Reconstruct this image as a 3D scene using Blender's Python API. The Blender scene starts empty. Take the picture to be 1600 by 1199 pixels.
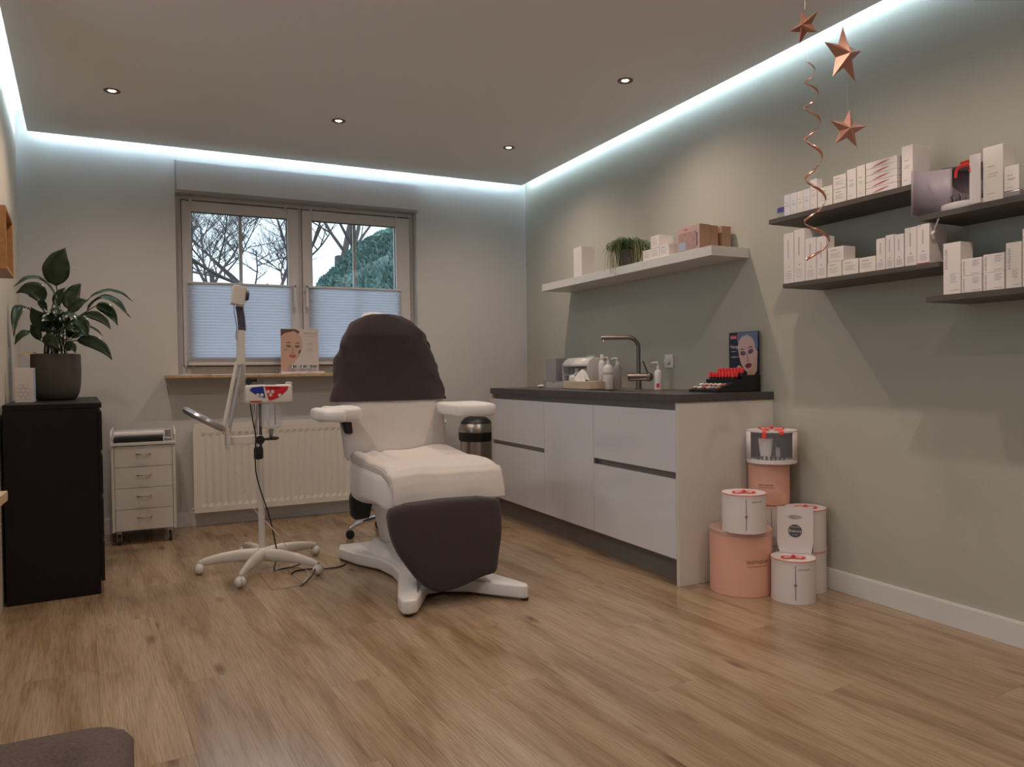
import bpy, bmesh, math, random
from mathutils import Vector, Matrix, noise
PI = math.pi
rnd = random.Random(7)
SC = bpy.context.scene
COL = SC.collection

# ------------------------------------------------------------------ camera
cam_d = bpy.data.cameras.new('camera')
cam = bpy.data.objects.new('camera', cam_d)
COL.objects.link(cam)
SC.camera = cam
cam_d.sensor_fit = 'HORIZONTAL'
cam_d.sensor_width = 36.0
cam_d.lens = 36.0 * 1153.465 / 1600.0
cam_d.clip_start = 0.05
cam_d.clip_end = 200
RV = Vector((0.89803699, -0.43972449, -0.01311262))
UV = Vector((0.01912375, 0.00924254, 0.9997744))
DV = Vector((0.4395041, 0.89808515, -0.01670932))
cam.matrix_world = Matrix(((RV.x, UV.x, -DV.x, 0), (RV.y, UV.y, -DV.y, 0), (RV.z, UV.z, -DV.z, 1.01985), (0, 0, 0, 1)))

# ------------------------------------------------------------------ view, sky
SC.view_settings.view_transform = 'Standard'
SC.view_settings.look = 'None'
SC.view_settings.gamma = 1.0
SC.view_settings.use_curve_mapping = False
SC.view_settings.exposure = 0.14
SC.cycles.use_denoising = True
SC.cycles.max_bounces = 8
SC.cycles.sample_clamp_indirect = 6.0
W = bpy.data.worlds.new('overcast_sky')
SC.world = W
W.use_nodes = True
bg = W.node_tree.nodes['Background']
bg.inputs[0].default_value = (0.74, 0.88, 1.0, 1)
bg.inputs[1].default_value = 2.2

WARM = (1.0, 0.81, 0.68)
COOL = (0.60, 0.82, 1.0)
SPOT_W = 25.5
SPOT_ANG = 150
LED_S = 38.0

# ceiling spotlights: x, y
SPOTS = [(-0.154, 4.439), (1.036, 4.423), (2.197, 4.491), (2.251, 3.21), (-0.06, 3.22), (2.03, 2.06), (-0.1, 1.9), (0.95, 0.9), (2.03, 1.24), (-0.1, 0.4), (2.03, -0.4)]
ZC = 2.527      # underside of the lowered ceiling

# ------------------------------------------------------------------ materials
def lin(c):
    return tuple(((v / 255.0) / 12.92 if v / 255.0 <= 0.04045 else ((v / 255.0 + 0.055) / 1.055) ** 2.4) for v in c)

def mat(name, col, rough=0.6, metal=0.0, noise_amt=0.0, noise_scale=20.0, bump=0.0, bump_scale=80.0, spec=0.5, emit=None, emit_s=0.0, trans=0.0, alpha=1.0, coat=0.0, stretch=None, sheen=0.0):
    m = bpy.data.materials.new(name)
    m.use_nodes = True
    nt = m.node_tree
    b = nt.nodes['Principled BSDF']
    b.inputs['Base Color'].default_value = (*col, 1)
    b.inputs['Roughness'].default_value = rough
    b.inputs['Metallic'].default_value = metal
    b.inputs['Specular IOR Level'].default_value = spec
    b.inputs['Transmission Weight'].default_value = trans
    b.inputs['Alpha'].default_value = alpha
    b.inputs['Coat Weight'].default_value = coat
    b.inputs['Sheen Weight'].default_value = sheen
    if emit:
        b.inputs['Emission Color'].default_value = (*emit, 1)
        b.inputs['Emission Strength'].default_value = emit_s
    if noise_amt or bump:
        tc = nt.nodes.new('ShaderNodeTexCoord')
        mp = nt.nodes.new('ShaderNodeMapping')
        nt.links.new(tc.outputs['Object'], mp.inputs['Vector'])
        if stretch:
            mp.inputs['Scale'].default_value = stretch
    if noise_amt:
        n = nt.nodes.new('ShaderNodeTexNoise')
        n.inputs['Scale'].default_value = noise_scale
        n.inputs['Detail'].default_value = 6
        nt.links.new(mp.outputs[0], n.inputs['Vector'])
        cr = nt.nodes.new('ShaderNodeMix')
        cr.data_type = 'RGBA'
        cr.inputs['A'].default_value = tuple(max(0, c * (1 - noise_amt)) for c in col) + (1,)
        cr.inputs['B'].default_value = tuple(min(1, c * (1 + noise_amt)) for c in col) + (1,)
        nt.links.new(n.outputs['Fac'], cr.inputs['Factor'])
        nt.links.new(cr.outputs['Result'], b.inputs['Base Color'])
    if bump:
        n2 = nt.nodes.new('ShaderNodeTexNoise')
        n2.inputs['Scale'].default_value = bump_scale
        n2.inputs['Detail'].default_value = 4
        nt.links.new(mp.outputs[0], n2.inputs['Vector'])
        bp = nt.nodes.new('ShaderNodeBump')
        bp.inputs['Strength'].default_value = bump
        bp.inputs['Distance'].default_value = 0.004
        nt.links.new(n2.outputs['Fac'], bp.inputs['Height'])
        nt.links.new(bp.outputs[0], b.inputs['Normal'])
    return m

M = {}
M['wall_back'] = mat('wall_paint_pale', (0.605, 0.59, 0.565), 0.9, noise_amt=0.03, noise_scale=3, bump=0.15, bump_scale=160)
M['wall_right'] = mat('wall_paint_greige', (0.455, 0.44, 0.375), 0.9, noise_amt=0.03, noise_scale=3, bump=0.15, bump_scale=160)
M['wall_left'] = mat('wall_paint_cream', (0.60, 0.55, 0.46), 0.9, noise_amt=0.03, noise_scale=3, bump=0.15, bump_scale=160)
M['ceiling'] = mat('ceiling_paint', (0.76, 0.75, 0.74), 0.95)
M['white_paint'] = mat('white_satin_paint', (0.70, 0.69, 0.67), 0.45)
M['upvc'] = mat('white_window_plastic', (0.62, 0.60, 0.60), 0.3)
M['rad'] = mat('radiator_enamel', (0.72, 0.68, 0.61), 0.35)
M['gloss'] = mat('white_gloss_front', (0.68, 0.68, 0.71), 0.08, coat=0.3)
M['panel'] = mat('white_matt_panel', (0.66, 0.63, 0.58), 0.35)
M['grey_rail'] = mat('grey_aluminium_rail', (0.22, 0.21, 0.21), 0.35, metal=0.5)
M['plinth'] = mat('grey_plinth', (0.16, 0.14, 0.13), 0.5)
M['worktop'] = mat('dark_stone_laminate', (0.075, 0.065, 0.066), 0.35, noise_amt=0.5, noise_scale=30)
M['darkshelf'] = mat('dark_grey_wood', (0.085, 0.072, 0.062), 0.55, noise_amt=0.4, noise_scale=12, stretch=(1, 0.15, 8))
M['blackbrown'] = mat('black_brown_veneer', (0.006, 0.003, 0.005), 0.5, noise_amt=0.3, noise_scale=10, spec=0.3)
M['towel_brown'] = mat('brown_terry_cloth', (0.036, 0.022, 0.022), 0.95, noise_amt=0.18, noise_scale=40, bump=0.5, bump_scale=500, sheen=0.15)
M['towel_white'] = mat('cream_terry_cloth', (0.68, 0.62, 0.58), 0.95, noise_amt=0.04, noise_scale=30, bump=0.5, bump_scale=500)
M['cover_white'] = mat('white_stretch_cover', (0.74, 0.71, 0.70), 0.85, bump=0.3, bump_scale=300)
M['bedbase'] = mat('white_metal_base', (0.72, 0.70, 0.69), 0.3)
M['steamer'] = mat('ivory_plastic', (0.66, 0.61, 0.55), 0.4)
M['steamer_grey'] = mat('grey_plastic', (0.40, 0.39, 0.39), 0.4)
M['black'] = mat('black_plastic', (0.012, 0.012, 0.013), 0.4)
M['blackcloth'] = mat('black_cloth', (0.012, 0.011, 0.013), 0.9)
M['chrome'] = mat('chrome', (0.75, 0.75, 0.76), 0.12, metal=1.0)
M['steel'] = mat('brushed_steel', (0.50, 0.46, 0.43), 0.28, metal=1.0)
M['silver'] = mat('silver_plastic', (0.42, 0.40, 0.41), 0.28, metal=0.7)
M['tapmetal'] = mat('bronzed_steel', (0.20, 0.165, 0.145), 0.33, metal=0.9)
M['brass'] = mat('brass_handle', (0.55, 0.45, 0.30), 0.3, metal=1.0)
M['carton'] = mat('white_carton', (0.77, 0.70, 0.68), 0.5)
M['cartonc'] = mat('cream_carton', (0.77, 0.71, 0.65), 0.5)
M['cartong'] = mat('cool_white_carton', (0.72, 0.70, 0.73), 0.5)
M['print'] = mat('grey_print', (0.28, 0.25, 0.24), 0.6)
M['printsoft'] = mat('soft_grey_print', (0.44, 0.40, 0.40), 0.6)
M['printdark'] = mat('dark_print', (0.09, 0.08, 0.08), 0.6)
M['peach'] = mat('peach_card', (0.80, 0.43, 0.32), 0.5)
M['giftwhite'] = mat('white_gift_card', (0.78, 0.71, 0.70), 0.45)
M['mauve'] = mat('mauve_lining', (0.34, 0.29, 0.33), 0.5)
M['red'] = mat('red_ribbon', (0.72, 0.06, 0.045), 0.35)
M['redcap'] = mat('red_cap', (0.70, 0.02, 0.03), 0.3)
M['bowred'] = mat('bright_red_bow', (0.80, 0.08, 0.06), 0.4)
M['copper'] = mat('copper_card', (0.50, 0.26, 0.20), 0.42, metal=0.7)
M['copperf'] = mat('copper_foil', (0.72, 0.36, 0.26), 0.2, metal=0.95)
M['wood'] = mat('pale_wood', (0.52, 0.36, 0.21), 0.5, noise_amt=0.3, noise_scale=6, stretch=(1, 8, 8))
M['oak'] = mat('oak_strip_wood', (0.50, 0.34, 0.18), 0.5, noise_amt=0.35, noise_scale=4, stretch=(6, 1, 1))
M['orangewood'] = mat('orange_wood', (0.42, 0.21, 0.08), 0.4, noise_amt=0.3, noise_scale=5, stretch=(8, 1, 8))
M['kraft'] = mat('kraft_wood_box', (0.40, 0.22, 0.14), 0.6, noise_amt=0.2, noise_scale=10)
M['pot'] = mat('grey_brown_pot', (0.080, 0.067, 0.053), 0.7, noise_amt=0.15, noise_scale=10)
M['pot2'] = mat('dark_olive_pot', (0.06, 0.052, 0.04), 0.6)
M['soil'] = mat('potting_soil', (0.03, 0.022, 0.015), 0.95)
M['leaf'] = mat('dark_green_leaf', (0.012, 0.032, 0.010), 0.28, noise_amt=0.4, noise_scale=6)
M['leafdry'] = mat('yellowed_leaf', (0.30, 0.20, 0.06), 0.5)
M['grass'] = mat('green_trailing_plant', (0.055, 0.10, 0.03), 0.5, noise_amt=0.4, noise_scale=30)
M['grasspale'] = mat('pale_trailing_stems', (0.26, 0.27, 0.12), 0.6)
M['tissue'] = mat('white_tissue', (0.74, 0.70, 0.68), 0.9)
M['bottle'] = mat('white_bottle', (0.72, 0.69, 0.67), 0.3)
M['plasticclear'] = mat('clear_acrylic', (0.80, 0.80, 0.83), 0.06, trans=0.85, alpha=0.6)
M['smoke'] = mat('smoky_acrylic', (0.40, 0.37, 0.40), 0.15, alpha=0.75)
M['amber'] = mat('amber_liquid', (0.20, 0.10, 0.06), 0.2)
M['glassjar'] = mat('clear_jar_glass', (0.72, 0.72, 0.76), 0.08, alpha=0.32, spec=0.9)
M['paper'] = mat('white_paper_roll', (0.72, 0.68, 0.70), 0.7)
M['tweed'] = mat('grey_brown_tweed', (0.115, 0.085, 0.078), 0.95, noise_amt=0.5, noise_scale=180, bump=0.6, bump_scale=300)
M['blue'] = mat('blue_print', (0.02, 0.03, 0.26), 0.35)
M['redprint'] = mat('red_print', (0.55, 0.015, 0.03), 0.35)
M['rubber'] = mat('dark_rubber', (0.03, 0.03, 0.032), 0.7)
M['lilac'] = mat('ribbed_lilac_rubber', (0.07, 0.055, 0.09), 0.5)
M['bluelid'] = mat('violet_blue_lid', (0.09, 0.07, 0.30), 0.35)
M['switch'] = mat('white_switch_plastic', (0.76, 0.74, 0.72), 0.3)
M['bark'] = mat('bare_bark', (0.075, 0.060, 0.062), 0.9, noise_amt=0.4, noise_scale=8)
M['lawn'] = mat('winter_lawn', (0.06, 0.09, 0.03), 0.95, noise_amt=0.4, noise_scale=3)
M['led'] = mat('led_strip_light', (0.8, 0.9, 1.0), 0.5, emit=COOL, emit_s=LED_S)
M['bulb'] = mat('warm_bulb', (1, 0.9, 0.8), 0.5, emit=(1.0, 0.82, 0.60), emit_s=12.0)
M['spotring'] = mat('bronze_ring', (0.16, 0.10, 0.07), 0.35, metal=0.8)

# pane glass: real glass sheet, cheap shadow-transparent
def glass_mat():
    m = bpy.data.materials.new('window_glass')
    m.use_nodes = True
    nt = m.node_tree
    nt.nodes.remove(nt.nodes['Principled BSDF'])
    out = nt.nodes['Material Output']
    tr = nt.nodes.new('ShaderNodeBsdfTransparent')
    tr.inputs[0].default_value = (0.93, 0.96, 0.97, 1)
    gl = nt.nodes.new('ShaderNodeBsdfGlossy')
    gl.inputs['Roughness'].default_value = 0.02
    mx = nt.nodes.new('ShaderNodeMixShader')
    mx.inputs[0].default_value = 0.06
    nt.links.new(tr.outputs[0], mx.inputs[1])
    nt.links.new(gl.outputs[0], mx.inputs[2])
    nt.links.new(mx.outputs[0], out.inputs[0])
    return m
M['glass'] = glass_mat()

def blind_mat():
    m = bpy.data.materials.new('pleated_blind_fabric')
    m.use_nodes = True
    nt = m.node_tree
    nt.nodes.remove(nt.nodes['Principled BSDF'])
    out = nt.nodes['Material Output']
    a = nt.nodes.new('ShaderNodeBsdfDiffuse')
    a.inputs[0].default_value = (0.66, 0.66, 0.70, 1)
    b = nt.nodes.new('ShaderNodeBsdfTranslucent')
    b.inputs[0].default_value = (0.54, 0.56, 0.66, 1)
    n = nt.nodes.new('ShaderNodeTexNoise')
    n.inputs['Scale'].default_value = 25
    tc = nt.nodes.new('ShaderNodeTexCoord')
    nt.links.new(tc.outputs['Object'], n.inputs['Vector'])
    mr = nt.nodes.new('ShaderNodeMapRange')
    mr.inputs['To Min'].default_value = 0.58
    mr.inputs['To Max'].default_value = 0.70
    nt.links.new(n.outputs['Fac'], mr.inputs['Value'])
    mx = nt.nodes.new('ShaderNodeMixShader')
    nt.links.new(mr.outputs[0], mx.inputs[0])
    nt.links.new(a.outputs[0], mx.inputs[1])
    nt.links.new(b.outputs[0], mx.inputs[2])
    nt.links.new(mx.outputs[0], out.inputs[0])
    return m
M['blind'] = blind_mat()

def floor_mat():
    m = bpy.data.materials.new('oak_vinyl_plank')
    m.use_nodes = True
    nt = m.node_tree
    N, Lk = nt.nodes, nt.links
    b = N['Principled BSDF']
    tc = N.new('ShaderNodeTexCoord')
    oi = N.new('ShaderNodeObjectInfo')
    ad = N.new('ShaderNodeVectorMath')
    ad.operation = 'ADD'
    sc = N.new('ShaderNodeVectorMath')
    sc.operation = 'SCALE'
    sc.inputs['Scale'].default_value = 40.0
    cx = N.new('ShaderNodeCombineXYZ')
    for k in range(3):
        Lk.new(oi.outputs['Random'], cx.inputs[k])
    Lk.new(cx.outputs[0], sc.inputs[0])
    Lk.new(tc.outputs['Object'], ad.inputs[0])
    Lk.new(sc.outputs[0], ad.inputs[1])
    def ramp(pairs):
        r = N.new('ShaderNodeValToRGB')
        e = r.color_ramp.elements
        e[0].position, e[0].color = pairs[0][0], (*pairs[0][1], 1)
        e[1].position, e[1].color = pairs[-1][0], (*pairs[-1][1], 1)
        for p, c in pairs[1:-1]:
            q = e.new(p)
            q.color = (*c, 1)
        return r
    def nz(scale, vec, detail=6, dist=0.0):
        mp = N.new('ShaderNodeMapping')
        mp.inputs['Scale'].default_value = vec
        Lk.new(ad.outputs[0], mp.inputs['Vector'])
        n = N.new('ShaderNodeTexNoise')
        n.inputs['Scale'].default_value = scale
        n.inputs['Detail'].default_value = detail
        n.inputs['Distortion'].default_value = dist
        Lk.new(mp.outputs[0], n.inputs['Vector'])
        return n
    n1 = nz(2.6, (3.2, 0.45, 1), 9, 0.9)
    r1 = ramp([(0.28, (0.225, 0.140, 0.076)), (0.42, (0.312, 0.208, 0.120)), (0.55, (0.375, 0.264, 0.164)), (0.72, (0.430, 0.315, 0.208))])
    Lk.new(n1.outputs['Fac'], r1.inputs[0])
    n2 = nz(16, (12.0, 0.45, 1), 9, 0.3)
    r2 = ramp([(0.34, (0.56, 0.52, 0.48)), (0.58, (1.07, 1.06, 1.05))])
    Lk.new(n2.outputs['Fac'], r2.inputs[0])
    mu = N.new('ShaderNodeMix')
    mu.data_type = 'RGBA'
    mu.blend_type = 'MULTIPLY'
    mu.inputs['Factor'].default_value = 0.55
    Lk.new(r1.outputs[0], mu.inputs['A'])
    Lk.new(r2.outputs[0], mu.inputs['B'])
    # knots
    mpv = N.new('ShaderNodeMapping')
    mpv.inputs['Scale'].default_value = (6.0, 1.7, 1.0)
    Lk.new(ad.outputs[0], mpv.inputs['Vector'])
    vo = N.new('ShaderNodeTexVoronoi')
    vo.inputs['Scale'].default_value = 1.0
    Lk.new(mpv.outputs[0], vo.inputs['Vector'])
    r3 = ramp([(0.03, (0.30, 0.21, 0.16)), (0.13, (1, 1, 1))])
    Lk.new(vo.outputs['Distance'], r3.inputs[0])
    mu2 = N.new('ShaderNodeMix')
    mu2.data_type = 'RGBA'
    mu2.blend_type = 'MULTIPLY'
    mu2.inputs['Factor'].default_value = 0.8
    Lk.new(mu.outputs['Result'], mu2.inputs['A'])
    Lk.new(r3.outputs[0], mu2.inputs['B'])
    hv = N.new('ShaderNodeHueSaturation')
    mr = N.new('ShaderNodeMapRange')
    mr.inputs['To Min'].default_value = 0.96
    mr.inputs['To Max'].default_value = 1.04
    Lk.new(oi.outputs['Random'], mr.inputs['Value'])
    Lk.new(mr.outputs[0], hv.inputs['Value'])
    Lk.new(mu2.outputs['Result'], hv.inputs['Color'])
    Lk.new(hv.outputs[0], b.inputs['Base Color'])
    b.inputs['Roughness'].default_value = 0.21
    b.inputs['Specular IOR Level'].default_value = 0.95
    bp = N.new('ShaderNodeBump')
    bp.inputs['Strength'].default_value = 0.12
    bp.inputs['Distance'].default_value = 0.002
    Lk.new(n2.outputs['Fac'], bp.inputs['Height'])
    Lk.new(bp.outputs[0], b.inputs['Normal'])
    return m
M['floor'] = floor_mat()

def hedge_mat():
    m = mat('clipped_conifer_green', (0.055, 0.14, 0.12), 0.8)
    nt = m.node_tree
    n = nt.nodes.new('ShaderNodeTexNoise')
    n.inputs['Scale'].default_value = 16
    n.inputs['Detail'].default_value = 8
    tc = nt.nodes.new('ShaderNodeTexCoord')
    nt.links.new(tc.outputs['Object'], n.inputs['Vector'])
    r = nt.nodes.new('ShaderNodeValToRGB')
    e = r.color_ramp.elements
    e[0].position = 0.35
    e[0].color = (0.018, 0.045, 0.038, 1)
    e[1].position = 0.68
    e[1].color = (0.11, 0.22, 0.20, 1)
    nt.links.new(n.outputs['Fac'], r.inputs[0])
    nt.links.new(r.outputs[0], nt.nodes['Principled BSDF'].inputs['Base Color'])
    return m
M['hedge'] = hedge_mat()

# ------------------------------------------------------------------ mesh helpers
class B:
    """collects geometry of one part"""
    def __init__(s):
        s.bm = bmesh.new()
    def _xf(s, vs, loc, rot):
        if rot is not None:
            R = rot if isinstance(rot, Matrix) else Matrix.Rotation(rot, 3, 'Z')
            for v in vs:
                v.co = R @ v.co
        for v in vs:
            v.co += Vector(loc)
        return vs
    def box(s, x0, x1, y0, y1, z0, z1):
        vs = [s.bm.verts.new(p) for p in ((x0, y0, z0), (x1, y0, z0), (x1, y1, z0), (x0, y1, z0), (x0, y0, z1), (x1, y0, z1), (x1, y1, z1), (x0, y1, z1))]
        for f in ((3, 2, 1, 0), (4, 5, 6, 7), (0, 1, 5, 4), (1, 2, 6, 5), (2, 3, 7, 6), (3, 0, 4, 7)):
            s.bm.faces.new([vs[i] for i in f])
        return vs
    def obox(s, c, sx, sy, sz, rot=None):
        vs = s.box(-sx / 2, sx / 2, -sy / 2, sy / 2, -sz / 2, sz / 2)
        return s._xf(vs, c, rot)
    def poly(s, pts):
        return s.bm.faces.new([s.bm.verts.new(p) for p in pts])
    def prism(s, pts, z0, z1, axis='Z'):
        def P(a, b, c):
            return {'Z': (a, b, c), 'Y': (a, c, b), 'X': (c, a, b)}[axis]
        lo = [s.bm.verts.new(P(a, b, z0)) for a, b in pts]
        hi = [s.bm.verts.new(P(a, b, z1)) for a, b in pts]
        n = len(pts)
        s.bm.faces.new(lo[::-1])
        s.bm.faces.new(hi)
        for i in range(n):
            s.bm.faces.new((lo[i], lo[(i + 1) % n], hi[(i + 1) % n], hi[i]))
        return lo + hi
    def lathe(s, prof, c=(0, 0, 0), n=24, rot=None, a0=0.0, a1=2 * PI, cap=True):
        full = abs(a1 - a0 - 2 * PI) < 1e-6
        m = n if full else n + 1
        rings = []
        allv = []
        for r, z in prof:
            if r < 1e-6:
                v = s.bm.verts.new((0, 0, z))
                rings.append([v] * m)
                allv.append(v)
            else:
                ring = [s.bm.verts.new((r * math.cos(a0 + (a1 - a0) * i / n), r * math.sin(a0 + (a1 - a0) * i / n), z)) for i in range(m)]
                rings.append(ring)
                allv += ring
        for A, Bq in zip(rings, rings[1:]):
            for i in range(n):
                j = (i + 1) % m
                q = []
                for v in (A[i], A[j], Bq[j], Bq[i]):
                    if v not in q:
                        q.append(v)
                if len(q) > 2:
                    try:
                        s.bm.faces.new(q)
                    except ValueError:
                        pass
        if cap and full:
            for ring, fl in ((rings[0], True), (rings[-1], False)):
                if ring[0] is not ring[1]:
                    s.bm.faces.new(ring[::-1] if fl else ring)
        return s._xf(allv, c, rot)
    def cyl(s, c, r, h, n=24, rot=None, r2=None):
        return s.lathe([(r, 0), (r if r2 is None else r2, h)], c, n, rot)
    def tube(s, path, r, n=8, flat=None, cap=True):
        """sweep a circle (or an ellipse: flat=(rx, ry, upvector)) along a path; r may be a list"""
        path = [Vector(p) for p in path]
        rs = r if isinstance(r, (list, tuple)) else [r] * len(path)
        up = Vector(flat[2]) if flat else None
        rings = []
        prev = None
        for i, p in enumerate(path):
            t = (path[min(i + 1, len(path) - 1)] - path[max(i - 1, 0)]).normalized()
            if up is not None:
                u = up
            elif prev is None:
                u = Vector((0, 0, 1)) if abs(t.z) < 0.9 else Vector((1, 0, 0))
            else:
                u = prev
            a = t.cross(u)
            if a.length < 1e-5:
                a = t.cross(Vector((0.3, 1, 0.2)))
            a.normalize()
            b = a.cross(t).normalized()
            prev = b
            ra, rb = (flat[0], flat[1]) if flat else (rs[i], rs[i])
            k = rs[i] / rs[0] if (flat and rs[0]) else 1
            rings.append([s.bm.verts.new(p + a * (ra * k * math.cos(2 * PI * j / n)) + b * (rb * k * math.sin(2 * PI * j / n))) for j in range(n)])
        for A, Bq in zip(rings, rings[1:]):
            for j in range(n):
                s.bm.faces.new((A[j], A[(j + 1) % n], Bq[(j + 1) % n], Bq[j]))
        if cap:
            s.bm.faces.new(rings[0][::-1])
            s.bm.faces.new(rings[-1])
        return [v for q in rings for v in q]
    def ball(s, c, rx, ry=None, rz=None, n=12):
        ry = ry or rx
        rz = rz or rx
        m = n // 2
        prof = [(math.sin(PI * i / m), -math.cos(PI * i / m)) for i in range(m + 1)]
        prof[0] = (0, -1)
        prof[-1] = (0, 1)
        vs = s.lathe(prof, (0, 0, 0), n)
        for v in vs:
            v.co = Vector((v.co.x * rx, v.co.y * ry, v.co.z * rz)) + Vector(c)
        return vs
    def grid(s, fn, nu, nv):
        g = [[s.bm.verts.new(fn(i / nu, j / nv)) for j in range(nv + 1)] for i in range(nu + 1)]
        for i in range(nu):
            for j in range(nv):
                s.bm.faces.new((g[i][j], g[i + 1][j], g[i + 1][j + 1], g[i][j + 1]))
        return g

def root_loc(p):
    v = Vector((0, 0, 0))
    while p is not None:
        v += p.location
        p = p.parent
    return v

def obj(name, b, m, parent=None, smooth=False, bevel=0.0, bseg=2, world=True, solid=0.0, sub=0):
    """one mesh object; vertices are given in world space and moved to the origin of the parent"""
    me = bpy.data.meshes.new(name)
    if world and parent is not None:
        off = root_loc(parent)
        for v in b.bm.verts:
            v.co -= off
    bmesh.ops.recalc_face_normals(b.bm, faces=b.bm.faces)
    if bevel:
        bmesh.ops.bevel(b.bm, geom=[e for e in b.bm.edges if len(e.link_faces) == 2 and e.calc_face_angle(0) > 0.6], offset=bevel, segments=bseg, profile=0.5, affect='EDGES', clamp_overlap=True)
    b.bm.to_mesh(me)
    b.bm.free()
    for q in (m if isinstance(m, (list, tuple)) else [m]):
        me.materials.append(M[q] if isinstance(q, str) else q)
    o = bpy.data.objects.new(name, me)
    COL.objects.link(o)
    if parent is not None:
        o.parent = parent
    if smooth:
        for p in me.polygons:
            p.use_smooth = True
        try:
            me.set_sharp_from_angle(angle=math.radians(40))
        except Exception:
            pass
    if solid:
        q = o.modifiers.new('solid', 'SOLIDIFY')
        q.thickness = solid
        q.offset = 0
    if sub:
        q = o.modifiers.new('sub', 'SUBSURF')
        q.levels = q.render_levels = sub
    return o

def thing(name, label, cat, loc=(0, 0, 0), group=None):
    o = bpy.data.objects.new(name, None)
    o.empty_display_size = 0.05
    COL.objects.link(o)
    o.location = loc
    o['label'] = label
    o['category'] = cat
    if group:
        o['group'] = group
    return o

def tag(o, label, cat, group=None):
    # a single-mesh thing: put its origin at its base
    me = o.data
    xs = [v.co.x for v in me.vertices]
    ys = [v.co.y for v in me.vertices]
    zs = [v.co.z for v in me.vertices]
    c = Vector(((min(xs) + max(xs)) / 2, (min(ys) + max(ys)) / 2, min(zs)))
    me.transform(Matrix.Translation(-c))
    o.location = c
    o['label'] = label
    o['category'] = cat
    if group:
        o['group'] = group
    return o

def struct(o):
    o['kind'] = 'structure'
    return o

def rotz_about(o, ang):
    o.rotation_euler = (0, 0, ang)

def text_part(s, size, m, parent, origin, xdir, ydir, name='lettering', extr=0.0004, spacing=1.0, bold=0.0):
    cu = bpy.data.curves.new(name, 'FONT')
    cu.body = s
    cu.size = size
    cu.extrude = extr
    cu.space_character = spacing
    cu.offset = bold
    cu.resolution_u = 2
    cu.align_x = 'LEFT'
    t = bpy.data.objects.new('tmp_text', cu)
    COL.objects.link(t)
    dg = bpy.context.evaluated_depsgraph_get()
    me = bpy.data.meshes.new_from_object(t.evaluated_get(dg))
    bpy.data.objects.remove(t)
    me.name = name
    x = Vector(xdir).normalized()
    y = Vector(ydir).normalized()
    z = x.cross(y)
    mt = Matrix((x, y, z)).transposed().to_4x4()
    mt.translation = Vector(origin) - (root_loc(parent) if parent is not None else Vector())
    me.transform(mt)
    me.materials.clear()
    me.materials.append(M[m])
    o = bpy.data.objects.new(name, me)
    COL.objects.link(o)
    if parent is not None:
        o.parent = parent
    return o
# ================================================================== room shell
YB = 5.43      # inner face of the back wall
XR = 2.80      # inner face of the right wall
YF = -1.6
LD = Vector((-0.0732, 0.9973, 0))          # run of the skewed left wall
LO = Vector((-0.717, YB, 0))
def left_x(y):
    return -0.717 + (YB - y) * 0.0734

# back wall with the window opening
OX0, OX1, OZ0, OZ1 = 0.168, 1.858, 1.003, 2.46
b = B()
b.box(-0.95, OX0, YB, YB + 0.28, 0, 2.665)
b.box(OX1, 3.05, YB, YB + 0.28, 0, 2.665)
b.box(OX0, OX1, YB, YB + 0.28, 0, OZ0)
b.box(OX0, OX1, YB, YB + 0.28, OZ1, 2.665)
struct(obj('wall_back', b, 'wall_back'))
b = B()
b.box(XR, XR + 0.25, YF, YB, 0, 2.665)
struct(obj('wall_right', b, 'wall_right'))
b = B()
b.prism([(left_x(YB), YB), (left_x(3.2), 3.2), (left_x(3.2) - 0.25, 3.2), (left_x(YB) - 0.25, YB)], 0, 2.665)
b.box(-1.6, left_x(3.2) - 0.25, 3.2, 3.4, 0, 2.665)
struct(obj('wall_left', b, 'wall_left'))
b = B()
b.box(-1.8, -1.6, YF, 0.2, 0, 2.665)
b.box(-1.8, -1.6, 2.5, 3.4, 0, 2.665)
b.box(-1.8, -1.6, 0.2, 2.5, 0, 0.85)
b.box(-1.8, -1.6, 0.2, 2.5, 2.3, 2.665)
struct(obj('wall_left', b, 'wall_left'))
# guessed side window, unseen: added to bring cool fill daylight from the left
w2_ = bpy.data.objects.new('fill_window', None); COL.objects.link(w2_); w2_['kind'] = 'structure'; w2_.location = (-1.7, 1.35, 0.85)
b = B()
for q in ((0.2, 0.26, 0.85, 2.3), (2.44, 2.5, 0.85, 2.3), (1.32, 1.38, 0.91, 2.24), (0.26, 2.44, 0.85, 0.91), (0.26, 2.44, 2.24, 2.3)):
    b.box(-1.72, -1.66, q[0], q[1], q[2], q[3])
obj('frame', b, 'upvc', w2_)
for y0_, y1_ in ((0.26, 1.32), (1.38, 2.44)):
    b = B(); b.box(-1.692, -1.69, y0_, y1_, 0.91, 2.24); obj('pane', b, 'glass', w2_)
b = B()
b.box(-1.8, 3.05, YF - 0.2, YF, 0, 2.665)
struct(obj('wall_front', b, 'wall_back'))
b = B()
b.box(-1.8, 3.05, YF - 0.2, YB + 0.28, 2.665, 2.9)
struct(obj('ceiling', b, 'ceiling'))
g = 0.064
pts = [(XR - g, YB - g), (left_x(YB - g) + g, YB - g), (left_x(3.2 - g) + g, 3.2 - g), (-1.6 + g, 3.2 - g), (-1.6 + g, YF + g), (XR - g, YF + g)]
b = B()
b.prism(pts, ZC, ZC + 0.06)
low = struct(obj('ceiling', b, 'ceiling'))
low['label'] = 'lowered ceiling panel with a lit gap around its edge'
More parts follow.
